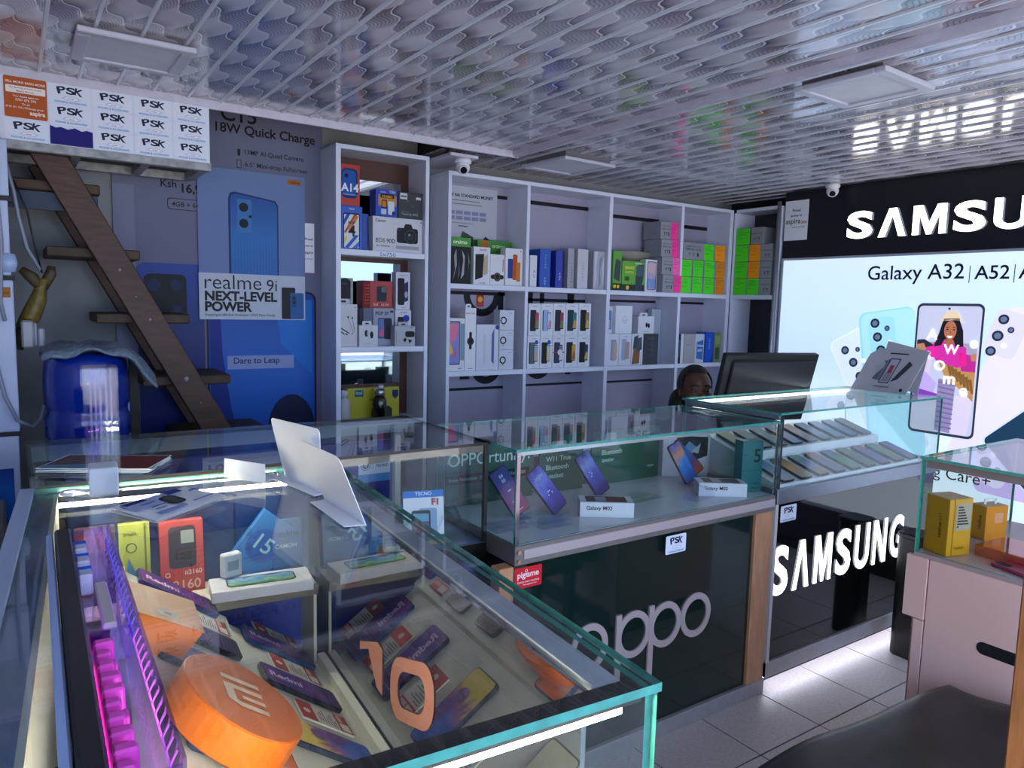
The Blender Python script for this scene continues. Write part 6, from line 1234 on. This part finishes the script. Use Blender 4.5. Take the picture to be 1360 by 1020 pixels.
def person():
    HC_ = Vector((0, -.085, .575))      # head centre, local (seat top at z = 0)
    bm = bmesh.new()
    def ball(c, r, sx=1, sy=1, sz=1, rot=None):
        m = Matrix.Translation(c) @ (rot or Matrix.Identity(4)) @ Matrix.Diagonal((r*sx, r*sy, r*sz, 1)); bmesh.ops.create_uvsphere(bm, u_segments=20, v_segments=14, radius=1, matrix=m)
    def limb(a, b, r0, r1):
        a, b = Vector(a), Vector(b); d = b-a; bmesh.ops.create_cone(bm, cap_ends=True, segments=16, radius1=r0, radius2=r1, depth=d.length, matrix=Matrix.Translation((a+b)/2) @ d.to_track_quat('Z', 'Y').to_matrix().to_4x4()); ball(a, r0); ball(b, r1)
    ball(HC_+Vector((0, 0, .015)), .1, .76, .93, 1.0); ball(HC_+Vector((0, -.03, -.055)), .07, .82, .85, .9); ball(HC_+Vector((0, -.055, -.085)), .03)
    ball(HC_+Vector((0, -.094, -.022)), .014, 1.1, .9, .9); limb(HC_+Vector((0, -.088, .01)), HC_+Vector((0, -.098, -.02)), .006, .009)
    for s in (-1, 1):
        ball(HC_+Vector((s*.078, .0, -.01)), .022, .35, .8, 1.2); ball(HC_+Vector((s*.03, -.085, .022)), .016, 1.5, .6, .5); ball(HC_+Vector((s*.042, -.066, -.03)), .026)
    ball(HC_+Vector((0, -.088, -.058)), .016, 1.4, .6, .4); ball(HC_+Vector((0, -.084, -.068)), .016, 1.2, .6, .45)
    limb(HC_+Vector((0, .01, -.06)), (0, .0, .40), .048, .055)
    ball((0, .03, .30), .16, 1.15, .68, .8); ball((0, .03, .14), .15, 1.0, .72, 1.1); ball((0, .03, .06), .17, 1.08, .8, .6)
    for s in (-1, 1):
        limb((s*.15, .03, .36), (s*.19, -.02, .13), .05, .042); limb((s*.19, -.02, .13), (s*.13, -.20, .245), .040, .028)
        limb((s*.08, .02, .06), (s*.09, -.24, .04), .078, .058); limb((s*.09, -.24, .04), (s*.09, -.16, -.42), .055, .036); ball((s*.09, -.21, -.475), .035, 1, 2.2, .7)
        p = Vector((s*.125, -.235, .252)); ball(p, .035, .8, 1.1, .45)
        for k in range(4): f0 = p+Vector((-s*.024+s*.016*k, -.03, 0)); limb(f0, f0+Vector((0, -.032-.006*(k in (1, 2)), -.004)), .0085, .008); limb(f0+Vector((0, -.032-.006*(k in (1, 2)), -.004)), f0+Vector((0, -.055-.008*(k in (1, 2)), -.018)), .008, .0065)
        limb(p+Vector((-s*.026, .0, 0)), p+Vector((-s*.048, -.026, -.006)), .010, .0085)
    me = bpy.data.meshes.new('body'); bm.to_mesh(me); bm.free()
    ob = bpy.data.objects.new('body', me); COL.objects.link(ob)
    md = ob.modifiers.new('r', 'REMESH'); md.mode = 'VOXEL'; md.voxel_size = .0062
    sm = ob.modifiers.new('s', 'SMOOTH'); sm.factor = .6; sm.iterations = 3
    dg = bpy.context.evaluated_depsgraph_get(); m2 = bpy.data.meshes.new_from_object(ob.evaluated_get(dg)); ob.modifiers.clear(); ob.data = m2
    m2.materials.clear(); m2.materials.append(SKIN); m2.materials.append(TOP)
    for p in m2.polygons:
        p.use_smooth = True; c = p.center
        p.material_index = 1 if (c.z < .425 and not (c.y < -.16 and c.z > .14) and c.z > -.45) else 0
    return ob, HC_
t = thing('person', 'woman with dark hair seated low behind the counter, only her upper face showing', 'person', (2.855, 2.575, .475), (0, 0, -.50))
body, HC_ = person(); body.parent = t
mb = MB()
for s in (-1, 1):
    c = HC_+Vector((s*.031, -.0850, .008)); prof = [(.0100*math.cos(math.radians(a)), .0085*math.sin(math.radians(a))) for a in range(-85, 86, 17)]
    MB().lathe(prof, c, M('eye_white', '#8c8078', .2), 14).build('eye', t, smooth=True)
    MB().cyl(c+Vector((-.001, -.0088, -.001)), c+Vector((-.001, -.0106, -.001)), .0064, P('#140c0a', .1), n=14).build('pupil', t)
    MB().tube([HC_+Vector((s*.014, -.096, .030)), HC_+Vector((s*.030, -.096, .036)), HC_+Vector((s*.048, -.084, .030))], .0035, HAIR, 6).build('eyebrow', t, smooth=True)
bm = bmesh.new()
bmesh.ops.create_uvsphere(bm, u_segments=28, v_segments=18, radius=1, matrix=Matrix.Translation(HC_+Vector((0, .016, .026))) @ Matrix.Diagonal((.086, .100, .102, 1)))
bmesh.ops.create_uvsphere(bm, u_segments=18, v_segments=12, radius=1, matrix=Matrix.Translation(HC_+Vector((0, .115, .0))) @ Matrix.Diagonal((.05, .045, .05, 1)))
bmesh.ops.create_uvsphere(bm, u_segments=18, v_segments=12, radius=1, matrix=Matrix.Translation(HC_+Vector((-.06, .07, -.09))) @ Matrix.Diagonal((.05, .06, .09, 1)))
dele = [v for v in bm.verts if (v.co-HC_).y < -.030-.45*max(0, (v.co-HC_).z-.05) and (v.co-HC_).z < .088]
bmesh.ops.delete(bm, geom=dele, context='VERTS')
me = bpy.data.meshes.new('hair'); bm.to_mesh(me); bm.free(); me.materials.append(HAIR)
for p in me.polygons: p.use_smooth = True
h_ = bpy.data.objects.new('hair', me); COL.objects.link(h_); h_.parent = t

# ================================================================ pink counter
t = thing('glass_counter', 'pink cabinet counter with a glass case on top', 'counter', (2.45, .55, 0))
PK = M('pink_laminate', '#f0c2b6', .4, noise=.03, scale=4); PX, PY0, PY1 = 2.138, -.10, 1.045
MB().box(PX+.006, 2.75, PY0, PY1-.006, .10, .755, M('pink_core', '#b88a86', .5)).build('carcass', t, True)
dr_ = MB().box(PX, PX+.018, PY0, 1.0, .12, .757, PK).build('door', t, True, bevel=.0015)
MB().box(PX-.001, PX+.018, 1.003, PY1+.02, .575, .757, PK).build('drawer_front', t, True, bevel=.0015)
MB().box(PX, PX+.018, 1.003, PY1-.012, .05, .572, PK).build('end_panel', t, True, bevel=.0015)
MB().prism([(y, z) for y, z in rr(.17, .034, .0165, 6, .775, .558)], (PX-.0012, 0, 0), (0, 1, 0), (0, 0, 1), (.0016, 0, 0), BMATTE).build('handle_slot', dr_, True)
MB().box(PX, 2.75, PY0, PY1, .757, .770, M('pink_deck', '#b59a94', .25)).build('deck', t, True)
MB().box(PX+.03, 2.74, PY0+.02, PY1-.03, 0, .10, BMATTE).build('kick', t, True)
GE2 = M('glass_edge_green', '#52a890', .15, noise=.1, scale=50)
MB().box(PX, PX+.008, PY0, PY1, .771, 1.041, GLASS, GE2).build('front_pane', t, True)
MB().box(PX+.009, 2.75, PY1-.008, PY1, .771, 1.041, GLASS, GE2).build('end_pane', t, True)
MB().box(PX-.003, 2.755, PY0-.003, PY1+.003, 1.042, 1.050, GLASS, GE2).build('top_pane', t, True)
MB().box(PX+.010, PX+.02, PY0, PY1-.01, 1.018, 1.041, M('rosy_strip', '#b0948c', .3)).build('top_strip', t, True)
def ybox(x, y, w, d, h, z, label, rz, tab=False, sub=True):
    t = thing('carton', label, 'box', (x, y, z), (0, 0, rz))
    MB().box(-w/2, w/2, -d/2, d/2, 0, h, M('card_yellow', '#d89a10', .4)).build('body', t, bevel=.0012)
    MB().prn([('t', .62, .35, .0, '', '#2a2008')] if False else [], (0, 0, 0), (1, 0, 0), (0, 0, 1), 1, 1)
    mb = MB(); mb.text('realme' + (' c11' if sub else ''), (-w/2-.0007, d/2-d*.72, h*.30), (0, 0, 1), (0, 1, 0), P('#2a2008'), w=h*.42, bold=.005); mb.build('side_print', t)
    MB().box(-w/2+.0, w/2, -d/2, d/2, h, h+.0006, M('card_tan', '#c8a070', .5)).build('top_print', t)
    if sub:
        MB().prn([('r', .2, 0, .24, 1, '#a87808'), ('r', .3, .45, .94, .92, '#b8a890')]+[('r', .36, .5+.05*i, .36+.45*((i*29) % 10)/10+.08, .525+.05*i, '#3a342c') for i in range(8)]+[('w', .3, .12, .7, 'realme', '#7a5a10')], (-w/2, -d/2, 0), (1, 0, 0), (0, 0, 1), w, h).build('front_print', t)
    else:
        MB().prn([('r', 0, 0, 1, 1, '#e08a1c'), ('R', .4, .5, .8, .8, '#e8a070', .005)], (-w/2, -d/2, 0), (1, 0, 0), (0, 0, 1), w, h).build('front_print', t)
    if tab:
        o = MB(); o.box(-w*.3, -w*.2, -.001, .001, h, h+.016, WPLASTIC); o.box(w*.2, w*.3, -.001, .001, h, h+.016, WPLASTIC); o.box(-w*.3, w*.3, -.001, .001, h+.012, h+.018, WPLASTIC); o.build('hang_tab', t)
ybox(2.215, .995, .085, .078, .165, .7705, 'large yellow phone box in the pink counter', -.30)
ybox(2.475, .995, .085, .050, .105, .7705, 'small orange accessory box with a hang tab in the pink counter', -.30, True, False)
t = thing('acrylic_riser', 'low clear acrylic riser tinted peach in the pink counter', 'stand', (2.32, .84, .7705), (0, 0, -.1))
PEA = glass('peach_acrylic', '#f6c8b4', .08, .05)
MB().box(-.07, .09, -.09, .09, .028, .032, PEA).build('top_sheet', t)
for a in (-.07, .087): MB().box(a, a+.003, -.09, .09, 0, .028, PEA).build('leg_sheet', t)
t = thing('phone_case', 'dark pink phone case lying on the pink counter deck', 'phone case', (2.215, .79, .7705), (0, 0, -.3))
MB().prism(rr(.075, .155, .012, 4), (0, 0, 0), (1, 0, 0), (0, 1, 0), (0, 0, .009), M('case_pink', '#a83a58', .35)).build('shell', t, bevel=.002)
MB().prism(rr(.025, .04, .008, 4, -.018, .05), (0, 0, .0091), (1, 0, 0), (0, 1, 0), (0, 0, .0006), BMATTE).build('camera_hole', t)
# bin
t = thing('waste_bin', 'black waste bin between the black and the pink counter', 'bin', (3.13, 1.52, 0))
BN = M('bin_black', '#0c0c0e', .45)
MB().prism(rr(.12, .12, .03, 4), (0, 0, 0), (1, 0, 0), (0, 1, 0), (0, 0, .52), BN).build('body', t, bevel=.004)
MB().prism(rr(.13, .13, .034, 4), (0, 0, .515), (1, 0, 0), (0, 1, 0), (0, 0, .022), BN).build('rim', t, bevel=.004)
# bench
t = thing('bench', 'black leather bench in front of the pink counter', 'bench', (1.75, .72, 0))
LEA = M('black_leather', '#17171b', .38, noise=.25, scale=6, bump=.35)
bm = bmesh.new(); NX, NY = 22, 18
grid = [[None]*(NY+1) for _ in range(NX+1)]
x0, x1, y0, y1 = 1.16, 2.13, .50, .965
vs, fs = [], []
for i in range(NX+1):
    for j in range(NY+1):
        a, b = i/NX, j/NY; x = x0+(x1-x0)*a; y = y0+(y1-y0)*b-.045*a
        e = min(a, 1-a, b, 1-b); z = .470-.05*max(0, 1-e/.10)**2+.008*math.sin(7*a+2*b)*math.sin(5*b)+.006*math.sin(13*a-9*b)
        vs.append((x, y, z))
N_ = NY+1
for i in range(NX):
    for j in range(NY): fs.append((i*N_+j, (i+1)*N_+j, (i+1)*N_+j+1, i*N_+j+1))
ring = [(i, 0) for i in range(NX)]+[(NX, j) for j in range(NY)]+[(i, NY) for i in range(NX, 0, -1)]+[(0, j) for j in range(NY, 0, -1)]
base = len(vs)
for i, j in ring: x, y, z = vs[i*N_+j]; vs.append((x, y, .33))
n = len(ring)
for k in range(n):
    a = ring[k][0]*N_+ring[k][1]; b = ring[(k+1) % n][0]*N_+ring[(k+1) % n][1]; fs.append((a, base+k, base+(k+1) % n, b))
fs.append(tuple(base+k for k in range(n)))
bm.free()
MB().add(vs, fs, LEA).build('cushion', t, True, smooth=True)
MB().box(1.22, 2.09, .54, .86, .27, .329, BMATTE).build('frame', t, True)
for x in (1.24, 2.03):
    for y in (.55, .80): MB().box(x, x+.04, y, y+.04, 0, .27, BMATTE).build('leg', t, True)
# wooden post at the entrance
t = thing('timber_post', 'orange brown timber post beside the leather bench', 'post', (1.44, .48, 0))
MB().box(1.355, 1.43, .40, .487, 0, 1.13, M('timber', '#b4703c', .5, noise=.2, scale=14, bump=.1, stretch=(8, 8, .6))).build('post', t, True, bevel=.003)
